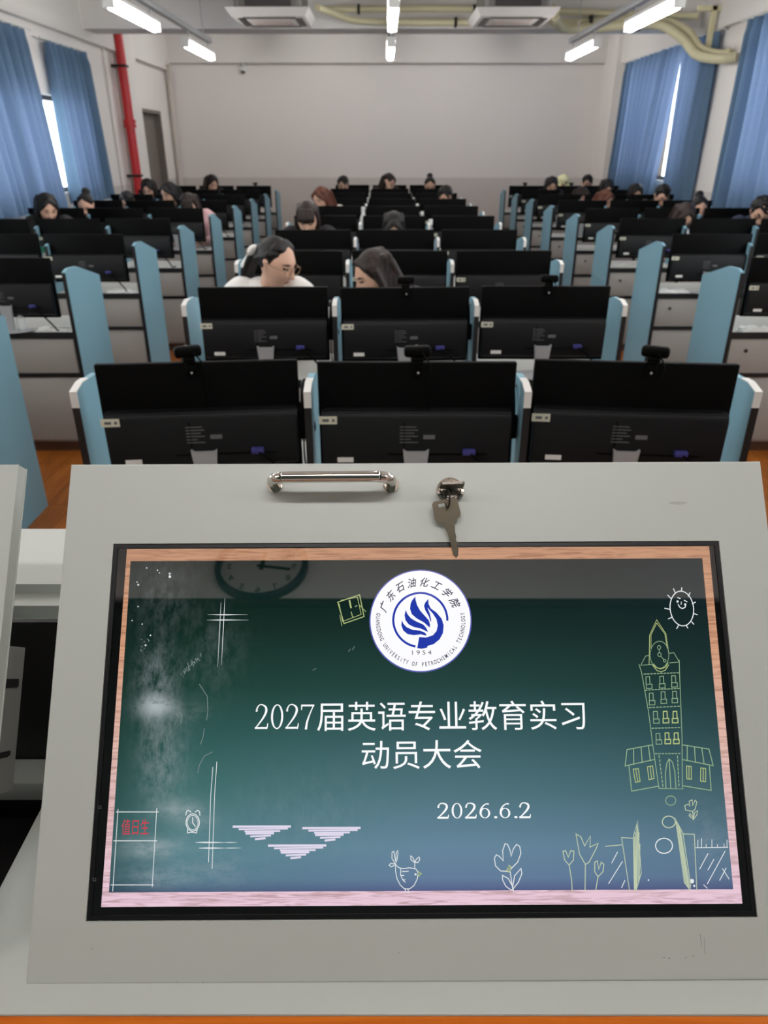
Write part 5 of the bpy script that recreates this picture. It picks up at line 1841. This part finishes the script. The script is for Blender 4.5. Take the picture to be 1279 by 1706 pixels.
mb = MB()
frame_lid(mb, -43.9, 575.5, -73.0, 346.5, -.4, 530.6, -.6, 301.6, 16, 1.6)
lid = cpart(mb, 'lid', M_CONS, smooth=False)
# wedge shaped body under the lid
prof = [LP(0, -68, -16.5), LP(0, 343, -16.5)]
yz = [(prof[0].y, prof[0].z), (prof[1].y, prof[1].z - .001), (.625, ZT), (.625, prof[0].z - .012)]
w = MB()
for (xa, xb) in ((-.271, -.262), (.322, .331)):
    w.prism(yz, lambda q, h: (h, q[0], q[1]), xa, xb)
w.box(-.271, .331, .617, .625, ZT, yz[3][1])
cpart(w, 'lid_housing', M_CONS, smooth=False)
# scuffs on the lid
M_SCUFF = mat('grey_scuff', (118, 116, 108), .7)
sc = MB()
for (a, b, w_, h_, r) in ((484, 318, .35, 9, 0), (486.5, 322, .3, 12, .04), (477, 329, 1.0, .5, 0), (471, 330, .8, .7, 0), (454, 330, 1.2, .5, 0), (458, 330.5, 1.6, .5, 0), (247, 325, .6, .5, 0), (510, 271, .7, .5, 0),
                       (6, 321, .4, 1.5, .4), (24, 331, .8, .3, 0), (62, 330, .5, .5, 0), (74, 345, 1, .4, 0), (94, 345.2, 1.2, .4, 0), (520, 312, .3, .3, 0), (435, 318, .4, .3, 0), (60, 255, .4, .4, 0)):
    sc.flat([LP(a + x * math.cos(r) - y * math.sin(r), b + x * math.sin(r) + y * math.cos(r), .06) for x, y in ((-w_ / 2, -h_ / 2), (-w_ / 2, h_ / 2), (w_ / 2, h_ / 2), (w_ / 2, -h_ / 2))])
cpart(sc, 'scuff_marks', M_SCUFF, lid, False)
sm = MB()
sm.flat([LP(497.5 + 8 * math.cos(t * PI / 8), -34.7 + 1.5 * math.sin(t * PI / 8), .06) for t in range(16)][::-1])
cpart(sm, 'smudge', mat('pale_smudge', (170, 170, 162), .6), lid, False)
# chrome bow handle
hp = []
for a, h in ((139.5, 0), (139.5, 12), (140.5, 19), (144, 25), (150, 28), (158, 29)):
    hp.append((a, h))
pts = [LP(a, -52.5, h) for a, h in hp] + [LP(382.7 - a, -52.7, h) for a, h in hp[::-1]]
hd2 = MB().tube(smooth_path(pts, 5), .0048, 20)
for a in (139.5, 243.2):
    hd2.tube([LP(a, -52.5, 0), LP(a, -52.5, 2.2)], .0072, 24)
cpart(hd2, 'handle', M_CHROME, lid)
# cam lock
FR = Matrix((EA.to_4d(), (-EB).to_4d(), EN.to_4d(), (0, 0, 0, 1))).transposed()
for i in range(3):
    FR[3][i] = 0
FR[3][3] = 1
LC = LP(295.6, -46.5, 0)
FRL = Matrix.Translation(LC) @ FR
lk = MB().lathe([(.0125, -.002), (.0125, .0015), (.0118, .0028), (.0098, .0036), (.0088, .0032), (.0085, .0022), (.002, .0022)], 40)
lk.xform(FRL)
lk.tube([FRL @ Vector((0, 0, .0022)), FRL @ Vector((0, 0, .0045))], .0068, 28, 0)
lock = cpart(lk, 'lock', M_CHROME, lid)
cpart(MB().box(-.0009, .0009, -.0042, .0042, .0046, .0049).xform(FRL), 'keyhole', M_CBLACK, lock, False)


# keys
def key_shape(mb, M, hole=True):
    """bow about 23 mm, blade 30 mm, 2 mm thick; bow at the origin, blade along -y"""
    bow = [(-.0115, .0085), (-.0100, .0105), (.0095, .0105), (.0115, .0085), (.0118, -.004), (.0105, -.0075), (.0055, -.0095), (.0042, -.0125)]
    left = [(-.0042, -.0125), (-.0055, -.0095), (-.0105, -.0075), (-.0118, -.004)]
    blade = [(.0042, -.0125), (.0030, -.020), (.0034, -.024), (.0022, -.0265), (.0034, -.029), (.0020, -.032), (.0030, -.035), (.0014, -.0405), (-.0006, -.0425), (-.0028, -.0395), (-.0032, -.020)]
    outer = bow[:-1] + blade + left
    # a slot near the top of the bow: split the outline into two halves around it
    s0, s1, t0, t1 = -.0062, .0008, .0045, .0075
    bm = mb.bm
    ins = [(s0, t0), (s1, t0), (s1, t1), (s0, t1)]
    g0, g1 = -.0011, .0011
    ao = [bm.verts.new(M @ Vector((p[0], p[1], g0))) for p in outer]
    bo = [bm.verts.new(M @ Vector((p[0], p[1], g1))) for p in outer]
    ai = [bm.verts.new(M @ Vector((p[0], p[1], g0))) for p in ins]
    bi = [bm.verts.new(M @ Vector((p[0], p[1], g1))) for p in ins]
    n = len(outer)
    for i in range(n):
        j = (i + 1) % n
        bm.faces.new((ao[i], ao[j], bo[j], bo[i]))
    for i in range(4):
        j = (i + 1) % 4
        bm.faces.new((ai[j], ai[i], bi[i], bi[j]))
    for V_, W_ in ((ao, ai), (bo, bi)):
        es = []
        for L_ in (V_, W_):
            for i in range(len(L_)):
                es.append(bm.edges.get((L_[i], L_[(i + 1) % len(L_)])))
        bmesh.ops.triangle_fill(bm, edges=es, use_beauty=True)
    bmesh.ops.recalc_face_normals(bm, faces=bm.faces)


t = thing('key', 'key turned in the lock, its bow seen edge-on', 'key', FRL @ Vector((0, 0, .005)), group='keys at the console lock')
mb = MB()
# blade enters the lock along the lid normal; the bow stands out of the lid, edge towards the reader
Mk = FRL @ Matrix.Translation((0, .001, .017)) @ Matrix.Rotation(PI / 2, 4, 'X') @ Matrix.Rotation(rad(2), 4, 'Y') @ Matrix.Scale(.9, 4)
key_shape(mb, Mk)
mb.bm.verts.ensure_lookup_table()
mb.build('blade_and_bow', M_KEYDARK, t, False, world=True)
t = thing('key', 'nickel key hanging down below the lock over the display edge', 'key', LP(291, -25, 8), group='keys at the console lock')
Mh = Matrix.Translation(LP(291.4, -26.5, 8.5)) @ FR @ Matrix.Rotation(rad(12), 4, 'Z') @ Matrix.Rotation(rad(9), 4, 'X') @ Matrix.Scale(.98, 4)
mb = MB()
key_shape(mb, Mh)
mb.build('blade_and_bow', M_KEY, t, False, world=True)
ringp = [FRL @ Vector((-.0035 + .0012 * math.sin(k * PI / 10), -.003 - .0065 + .0085 * math.cos(k * PI / 10), .0135 + .006 * math.sin(k * PI / 10))) for k in range(20)]
mb = MB().tube(ringp, .0008, 8, closed=True)
mb.build('split_ring', M_DARK, t, True, world=True)

# second lid, left of the gap, with its steel bracket
mb = MB()
a0, a1 = -420., -91.2
for (h0, h1, x0, x1, bev) in ((-15, 0, a0, a1, .0012),):
    q = bmesh.ops.create_cube(mb.bm, size=1)
    for v in q['verts']:
        v.co = LP((x0 + x1) / 2 + v.co.x * (x1 - x0), 137 + v.co.y * 417.5, (h0 + h1) / 2 + v.co.z * (h1 - h0))
    bmesh.ops.bevel(mb.bm, geom=list(mb.bm.edges), offset=bev, segments=3, affect='EDGES')
cpart(mb, 'side_lid', M_CONS)
mb = MB()
br = [(86, -15.5), (212, -15.5), (211, -55), (87, -53.3)]
mb.prism(br, lambda q, h: LP(h, q[0], q[1]), -95.9, -94.4)
mb.prism([(114.8, -46), (121, -47), (122.5, -44), (122.5, -22), (114.8, -22)], lambda q, h: LP(h, q[0], q[1]), -94.6, -93.8, 1)
mb.prism([(176.5, -43), (180, -43.5), (181.5, -40), (181.5, -22), (176.5, -22)], lambda q, h: LP(h, q[0], q[1]), -94.6, -93.8, 1)
cpart(mb, 'steel_bracket', [M_BRACKET, M_CBLACK], smooth=False)

# ------------------------------------------------------------------ display set into the lid
dis = thing('display_monitor', 'glossy black display in the console lid showing a green chalkboard slide', 'monitor', LP(265, 150, -8))
mb = MB()
q = bmesh.ops.create_cube(mb.bm, size=1)
for v in q['verts']:
    v.co = LP(265.1 + v.co.x * 530.0, 150.5 + v.co.y * 301.2, -7.6 + v.co.z * 12)
M_GBLACK = mat('display_black_glass', (9, 9, 11), .05, noise_amt=.02, spec=1.0)
mb.build('bezel', M_GBLACK, dis, False, world=True)
G0 = -1.6          # height of the glass face in mm
mb = MB()
rim = mat('display_rim', (20, 20, 22), .3)
for (a, b, c_, e) in ((.2, 530, .2, 3.2), (.2, 530, 297.6, 301), (.2, 3.6, 3.2, 297.6), (526.6, 530, 3.2, 297.6)):
    mb.prism([(a, c_), (b, c_), (b, e), (a, e)], lambda q, h: LP(q[0], q[1], h), G0, G0 + .9)
mb.build('rim', rim, dis, False, world=True)
mk = MB()
for bb in (215.5, 270):
    for (x0, y0, x1, y1) in ((2.6, bb, 5.2, bb + .4), (2.6, bb + 2, 5.2, bb + 2.4), (2.6, bb, 3, bb + 2.4), (4.8, bb + .4, 5.2, bb + 2)):
        mk.flat([LP(*p, G0 + 1.0) for p in ((x0, y0), (x0, y1), (x1, y1), (x1, y0))])
mk.build('button_icons', M_INK, dis, False, world=True)

# --- the slide: emissive picture on the panel
IMG = (11.2, 3.2, 521.2, 291.8)


def board_mat():
    m = bpy.data.materials.new('slide_chalkboard')
    m.use_nodes = True
    nt = m.node_tree
    N = nt.nodes.new
    b = nt.nodes['Principled BSDF']
    b.inputs['Base Color'].default_value = (0, 0, 0, 1)
    b.inputs['Roughness'].default_value = .01
    b.inputs['Specular IOR Level'].default_value = 1.0
    uv = N('ShaderNodeTexCoord')
    sep = N('ShaderNodeSeparateXYZ')
    nt.links.new(uv.outputs['UV'], sep.inputs[0])
    cr = N('ShaderNodeValToRGB')
    el = cr.color_ramp.elements
    el[0].position = 0
    el[0].color = (*lin((10, 22, 20)), 1)
    el[1].position = 1
    el[1].color = (*lin((84, 94, 136)), 1)
    for p, c in ((.22, (20, 42, 38)), (.4, (32, 64, 60)), (.55, (52, 88, 92)), (.72, (76, 112, 122)), (.88, (100, 132, 154)), (.965, (98, 124, 154))):
        e = el.new(p)
        e.color = (*lin(c), 1)
    nt.links.new(sep.outputs['Y'], cr.inputs[0])  # display's viewing-angle shift painted in: brighter and bluer downwards
    last = cr.outputs[0]

    def math_(op, a, b_=None, clamp=False):
        n = N('ShaderNodeMath')
        n.operation = op
        n.use_clamp = clamp
        for i, s in enumerate((a, b_)):
            if s is None:
                continue
            if isinstance(s, (int, float)):
                n.inputs[i].default_value = s
            else:
                nt.links.new(s, n.inputs[i])
        return n.outputs[0]

    def mix(fac, a, bcol, mode='MIX'):
        n = N('ShaderNodeMix')
        n.data_type = 'RGBA'
        n.blend_type = mode
        nt.links.new(fac, n.inputs['Factor'])
        nt.links.new(a, n.inputs['A'])
        n.inputs['B'].default_value = (*bcol, 1)
        return n.outputs['Result']

    # darker towards the right, less so lower down, and at the left rim
    ex = math_('POWER', math_('MULTIPLY', math_('SUBTRACT', sep.outputs['X'], .45, True), 1.82), 2.0, True)
    last = mix(math_('MULTIPLY', ex, math_('SUBTRACT', .72, math_('MULTIPLY', sep.outputs['Y'], .55))), last, lin((20, 34, 40)))
    lx = math_('SUBTRACT', 1.0, math_('MULTIPLY', sep.outputs['X'], 9.0), True)
    last = mix(math_('MULTIPLY', lx, .55), last, lin((18, 30, 34)))
    # left half multiplied towards green
    gl = math_('MULTIPLY', math_('SUBTRACT', .52, sep.outputs['X'], True), 1.9, True)
    last = mix(gl, last, (.62, .92, .70), 'MULTIPLY')
    # chalk dust
    no = N('ShaderNodeTexNoise')
    no.inputs['Scale'].default_value = 26
    no.inputs['Detail'].default_value = 10
    no.inputs['Roughness'].default_value = .75
    mp = N('ShaderNodeMapping')
    mp.inputs['Scale'].default_value = (2.2, .55, 1)
    nt.links.new(uv.outputs['UV'], mp.inputs[0])
    nt.links.new(mp.outputs[0], no.inputs['Vector'])
    n2 = N('ShaderNodeTexNoise')
    n2.inputs['Scale'].default_value = 24
    n2.inputs['Detail'].default_value = 12
    n2.inputs['Roughness'].default_value = .8
    nt.links.new(uv.outputs['UV'], n2.inputs['Vector'])

    def blob(x, y, sx, sy, amt, ns, lo=.42, sharp=3.0):
        dx = math_('MULTIPLY', math_('SUBTRACT', sep.outputs['X'], x), 1 / sx)
        dy = math_('MULTIPLY', math_('SUBTRACT', sep.outputs['Y'], y), 1 / sy)
        r = math_('ADD', math_('MULTIPLY', dx, dx), math_('MULTIPLY', dy, dy))
        g = math_('POWER', 2.718, math_('MULTIPLY', r, -1.0))
        k = math_('MULTIPLY', math_('SUBTRACT', ns, lo), sharp, True)
        return math_('MULTIPLY', math_('MULTIPLY', g, k), amt, True)

    chalk = lin((176, 186, 190))
    for args in ((.055, .40, .03, .12, .55, no.outputs[0]), (.060, .46, .026, .032, .9, n2.outputs[0], .36, 9.0), (.075, .62, .035, .14, .50, no.outputs[0], .38),
                 (.10, .48, .05, .03, .3, n2.outputs[0]), (.105, .765, .034, .03, .55, n2.outputs[0], .3), (.14, .80, .035, .035, .3, n2.outputs[0], .35),
                 (.065, .875, .045, .028, .62, n2.outputs[0], .28), (.08, .955, .05, .03, .55, n2.outputs[0], .38), (.17, .94, .07, .05, .3, n2.outputs[0], .4),
                 (.06, .1, .05, .12, .18, no.outputs[0]), (.15, .30, .05, .12, .16, no.outputs[0]), (.965, .86, .03, .1, .25, n2.outputs[0]), (.31, .78, .12, .12, .12, no.outputs[0])):
        last = mix(blob(*args), last, chalk)
    nt.links.new(last, b.inputs['Emission Color'])
    b.inputs['Emission Strength'].default_value = 1.0
    return m


def slide_quad(name, rect, h, mat_, parent):
    a0, b0, a1, b1 = rect
    mb = MB()
    mb.flat([LP(a0, b0, h), LP(a0, b1, h), LP(a1, b1, h), LP(a1, b0, h)])
    o = mb.build(name, mat_, parent, False, world=True)
    uvl = o.data.uv_layers.new(name='UVMap')
    for lp, uvc in zip(o.data.loops, ((0, 0), (0, 1), (1, 1), (1, 0))):
        uvl.data[lp.index].uv = uvc
    return o


scr = slide_quad('screen', (15.2, 14.6, 515, 281.4), G0 + .10, board_mat(), dis)


def frame_wood_mat():
    m = bpy.data.materials.new('slide_wood_frame')
    m.use_nodes = True
    nt = m.node_tree
    N = nt.nodes.new
    b = nt.nodes['Principled BSDF']
    b.inputs['Base Color'].default_value = (0, 0, 0, 1)
    b.inputs['Roughness'].default_value = .01
    b.inputs['Specular IOR Level'].default_value = 1.0
    uv = N('ShaderNodeTexCoord')
    sep = N('ShaderNodeSeparateXYZ')
    nt.links.new(uv.outputs['UV'], sep.inputs[0])
    cr = N('ShaderNodeValToRGB')
    el = cr.color_ramp.elements
    el[0].color = (*lin((190, 140, 108)), 1)
    el[1].color = (*lin((232, 200, 216)), 1)
    for p, c in ((.3, (212, 158, 126)), (.55, (222, 182, 168)), (.8, (226, 190, 196))):
        e = el.new(p)
        e.color = (*lin(c), 1)
    nt.links.new(sep.outputs['Y'], cr.inputs[0])  # viewing-angle tint painted into the frame colour, brown above to pink below
    no = N('ShaderNodeTexNoise')
    no.inputs['Scale'].default_value = 6
    no.inputs['Detail'].default_value = 8
    no.inputs['Distortion'].default_value = 1.5
    mp = N('ShaderNodeMapping')
    mp.inputs['Scale'].default_value = (2.5, 18, 1)
    nt.links.new(uv.outputs['UV'], mp.inputs[0])
    nt.links.new(mp.outputs[0], no.inputs['Vector'])
    c2 = N('ShaderNodeValToRGB')
    c2.color_ramp.elements[0].position = .34
    c2.color_ramp.elements[0].color = (.5, .42, .38, 1)
    c2.color_ramp.elements[1].position = .55
    c2.color_ramp.elements[1].color = (1, 1, 1, 1)
    nt.links.new(no.outputs[0], c2.inputs[0])
    mx = N('ShaderNodeMix')
    mx.data_type = 'RGBA'
    mx.blend_type = 'MULTIPLY'
    mx.inputs['Factor'].default_value = .7
    nt.links.new(cr.outputs[0], mx.inputs['A'])
    nt.links.new(c2.outputs[0], mx.inputs['B'])
    nt.links.new(mx.outputs['Result'], b.inputs['Emission Color'])
    b.inputs['Emission Strength'].default_value = 1.0
    return m


mb = MB()
oc = [(11.3, 4.0), (522.0, 4.0), (520.2, 292.0), (10.4, 291.6)]
ic = [(15.2, 14.6), (515.0, 14.6), (514.0, 281.4), (15.8, 281.0)]
uvs = []
for i in range(4):
    j = (i + 1) % 4
    loop = [oc[i], ic[i], ic[j], oc[j]]
    mb.flat([LP(*p, G0 + .12) for p in loop])
    uvs += [((p[0] - 10) / 512, (p[1] - 4) / 288) if i in (0, 2) else ((p[0] - 10) / 512, (p[1] - 4) / 288) for p in loop]
wf = mb.build('slide_frame', frame_wood_mat(), scr, False, world=True)
uvl = wf.data.uv_layers.new(name='UVMap')
for lp, u in zip(wf.data.loops, uvs):
    uvl.data[lp.index].uv = u

INKS = {'white': emit('chalk_white', (226, 230, 232), 1, True), 'yellow': emit('chalk_yellow', (176, 190, 128), 1, True), 'green': emit('chalk_green', (146, 174, 138), 1, True),
        'lilac': emit('chalk_lilac', (224, 216, 236), 1, True),
        'pale': emit('chalk_pale', (190, 202, 172), 1, True),
        'chalk': emit('chalk_dust', (124, 138, 136), 1, True), 'blue': emit('emblem_blue', (34, 56, 168), 1, True)}
M_TXT = emit('slide_text_white', (250, 252, 253), 1, True)
M_DISC = emit('emblem_white', (252, 252, 255), 1, True)
M_NAVY = emit('emblem_ink', (46, 40, 72), 1, True)
M_REDCH = emit('chalk_red', (206, 62, 78), 1, True)


def ribbon(mb, pts, w, h, mi=0):
    """a chalk line w mm wide; w may vary along pts"""
    P = [Vector((p[0], p[1])) for p in pts]
    n = len(P)
    ws = w if isinstance(w, (list, tuple)) else [w] * n
    closed = n > 3 and (P[0] - P[-1]).length < 1e-6
    L, R_ = [], []
    for i in range(n):
        if closed:
            a = P[i - 1] if i > 0 else P[-2]
            b = P[i + 1] if i < n - 1 else P[1]
        else:
            a = P[max(i - 1, 0)]
            b = P[min(i + 1, n - 1)]
        d1 = (P[i] - a)
        d2 = (b - P[i])
        d1 = d1.normalized() if d1.length > 1e-9 else d2.normalized()
        d2 = d2.normalized() if d2.length > 1e-9 else d1
        t = d1 + d2
        t = t.normalized() if t.length > .3 else d2
        nn = Vector((-t.y, t.x))
        k = max(.55, abs(nn.dot(Vector((-d2.y, d2.x)))))
        e = Vector((0, 0))
        if not closed and i == 0:
            e = -d2 * ws[i] * .35
        if not closed and i == n - 1:
            e = d1 * ws[i] * .35
        L.append(P[i] + nn * ws[i] / 2 / k + e)
        R_.append(P[i] - nn * ws[i] / 2 / k + e)
    vl = [mb.bm.verts.new(LP(p.x, p.y, h)) for p in L]
    vr = [mb.bm.verts.new(LP(p.x, p.y, h)) for p in R_]
    for i in range(n - 1):
        f = mb.bm.faces.new((vl[i], vl[i + 1], vr[i + 1], vr[i]))
        f.material_index = mi


order = list(INKS)
for gname, lines in STROKES.items():
    if gname == 'logo_ring':
        continue
    mb = MB()
    used = sorted({c for c, _, _ in lines})
    for k, (c, w, pts) in enumerate(lines):
        w = max(w * .82, .5)
        if len(pts) == 2 and gname.startswith('cross'):          # chalk strokes that fade out at both ends
            (xa, ya), (xb, yb) = pts
            pts = [(xa + (xb - xa) * k_ / 6, ya + (yb - ya) * k_ / 6) for k_ in range(7)]
            w = [w * f_ for f_ in (.3, .8, 1.1, 1.1, .9, .6, .25)]
        ribbon(mb, pts, w, G0 + .20 + .0004 * (k % 40), used.index(c))
    mb.build(gname.split('#')[0], [INKS[c] for c in used], scr, False, world=True)


def put_text(me, box, h, shear=0.0, M2=None):
    """fit a flat text mesh into box = (a0, b0, a1, b1) on the slide"""
    xs = [v.co.x for v in me.vertices]
    ys = [v.co.y for v in me.vertices]
    x0, x1, y0, y1 = min(xs), max(xs), min(ys), max(ys)
    a0, b0, a1, b1 = box
    for v in me.vertices:
        a = a0 + (v.co.x - x0) / (x1 - x0) * (a1 - a0)
        b = b1 - (v.co.y - y0) / (y1 - y0) * (b1 - b0)
        v.co = LP(a, b, h)


def join_text(name, meshes, mats, parent):
    bm = bmesh.new()
    for me in meshes:
        bm.from_mesh(me)
    me = bpy.data.meshes.new(name)
    bm.to_mesh(me)
    bm.free()
    return link_mesh(name, me, mats, parent, True)


# serif numerals drawn with a broad pen
def numeral(mb, ch, a, b, w, ht, h, bold=1.0):
    def P(x, y):
        return (a + x * w, b - y * ht)

    def st(pts, ws):
        pp = smooth_path([Vector((x, y, 0)) for x, y in pts], 6)
        n = len(ws) - 1
        W = []
        for i in range(len(pp)):
            t = i / (len(pp) - 1) * n
            k = min(int(t), n - 1)
            W.append((ws[k] * (1 - (t - k)) + ws[k + 1] * (t - k)) * w * bold)
        ribbon(mb, [P(p.x, p.y) for p in pp], W, h)

    def oval(cx, cy, rx, ry, ix, iy):
        n = 28
        o = [mb.bm.verts.new(LP(*P(cx + rx * math.cos(2 * PI * k / n), cy + ry * math.sin(2 * PI * k / n)), h)) for k in range(n)]
        i_ = [mb.bm.verts.new(LP(*P(cx + ix * math.cos(2 * PI * k / n), cy + iy * math.sin(2 * PI * k / n)), h)) for k in range(n)]
        for k in range(n):
            mb.bm.faces.new((o[k], o[(k + 1) % n], i_[(k + 1) % n], i_[k]))

    k = bold
    if ch == '0':
        oval(.5, .5, .42, .51, .42 - .15 * k, .465)
    elif ch == '2':
        st([(.13, .74), (.17, .86), (.32, .985), (.55, .985), (.76, .88), (.78, .70), (.62, .48), (.36, .25), (.12, .06)], [.14, .10, .07, .09, .15, .17, .14, .10, .08])
        st([(.08, .04), (.50, .04), (.84, .04)], [.13, .14, .13])
        st([(.84, .02), (.90, .12), (.91, .22)], [.12, .08, .06])
    elif ch == '7':
        st([(.10, .955), (.5, .955), (.90, .955)], [.13, .13, .13])
        st([(.10, .97), (.08, .88), (.07, .78)], [.12, .08, .06])
        st([(.88, .94), (.66, .62), (.48, .30), (.40, .0)], [.07, .09, .14, .17])
    elif ch == '6':
        oval(.51, .33, .41, .34, .41 - .15 * k, .29)
        st([(.80, .93), (.60, .93), (.36, .78), (.20, .55), (.16, .33)], [.10, .08, .10, .14, .16])
    elif ch == '.':
        n = 14
        mb.bm.faces.new([mb.bm.verts.new(LP(*P(.5 + .15 * math.cos(2 * PI * q / n), .055 - .075 * math.sin(2 * PI * q / n)), h)) for q in range(n)])


hT = G0 + .24
nm = MB()
for i, ch in enumerate('2027'):
    numeral(nm, ch, 127.6 + 12.75 * i, 156.2, 12.2, 19.6, hT, .92)
me_n = nm.mesh('n', False)
m1 = text_mesh('届英语专业教育实习')
put_text(m1, (180.0, 134.6, 404.0, 158.2), hT)
m2 = text_mesh('动员大会')
put_text(m2, (217.2, 165.9, 316.6, 188.6), hT)
join_text('slide_title', [me_n, m1, m2], M_TXT, scr)
nm = MB()
x = 278.4
for ch in '2026.6.2':
    if ch == '.':
        numeral(nm, ch, x - 1.4, 227.0, 8.8, 11.6, hT, 1.0)
        x += 5.4
    else:
        numeral(nm, ch, x, 227.0, 10.4, 11.6, hT, 1.0)
        x += 11.3 if ch != '6' else 11.0
link_mesh('slide_date', nm.mesh('slide_date', False), M_TXT, scr, True)
m3 = text_mesh('值日生')
put_text(m3, (22.6, 226.2, 44.8, 238.2), hT)
link_mesh('duty_text', m3, M_REDCH, scr, True)

# round emblem
ec = (267.6, 67.7)
M_HALO = emit('emblem_rim_violet', (92, 96, 176), 1, True)
mb = MB()
mb.flat([LP(*p, G0 + .16) for p in SHAPES['logo_halo'][::-1]], 0)
mb.flat([LP(*p, G0 + .20) for p in SHAPES['logo_disc'][::-1]], 1)
for (c, w, pts) in STROKES['logo_ring']:
    ribbon(mb, pts, w, G0 + .24, 2)
emb = [mb.mesh('e', False)]
for nme in ('flame1', 'flame2', 'flame3', 'swan'):
    mb = MB()
    pl = smooth_path([Vector((p[0], p[1], 0)) for p in SHAPES[nme]], 1)
    mb.flat([LP(p.x, p.y, G0 + .25) for p in pl], 2)
    bmesh.ops.triangulate(mb.bm, faces=mb.bm.faces[:])
    emb.append(mb.mesh('e', False))


def arc_text(s, r, a0, a1, size, condense, inward, mi, shear=0.0, hh=.25):
    out = []
    n = len(s)
    for i, ch in enumerate(s):
        if ch == ' ':
            continue
        ang = rad(a0 + (a1 - a0) * i / (n - 1))
        me = text_mesh(ch, 1.0, 'CENTER', .014)
        ys = [v.co.y for v in me.vertices]
        cy = .35 if inward else (min(ys) + max(ys)) / 2
        px, py = ec[0] + r * math.cos(ang), ec[1] - r * math.sin(ang)
        # local up of the letter: outward on the top arc, towards the centre on the lower arc
        ux, uy = math.cos(ang), -math.sin(ang)
        if inward:
            ux, uy = -ux, -uy
        rx, ry = -uy, ux
        for v in me.vertices:
            yy = (v.co.y - cy) * size
            xx = v.co.x * size * condense + yy * shear
            v.co = LP(px + rx * xx + ux * yy, py + ry * xx + uy * yy, G0 + hh)
        for p in me.polygons:
            p.material_index = mi
        out.append(me)
    return out


emb += arc_text('GUANGDONG UNIVERSITY OF PETROCHEMICAL TECHNOLOGY', 36.6, 171, 369, 5.0, .62, True, 3)
emb += arc_text('广东石油化工学院', 33.6, 158, 27, 8.6, .92, False, 3, .28)
m4 = text_mesh('1 9 5 4')
put_text(m4, (260.0, 92.6, 276.4, 96.2), G0 + .25)
for p in m4.polygons:
    p.material_index = 3
emb.append(m4)
join_text('emblem', emb, [M_HALO, M_DISC, INKS['blue'], M_NAVY], scr)
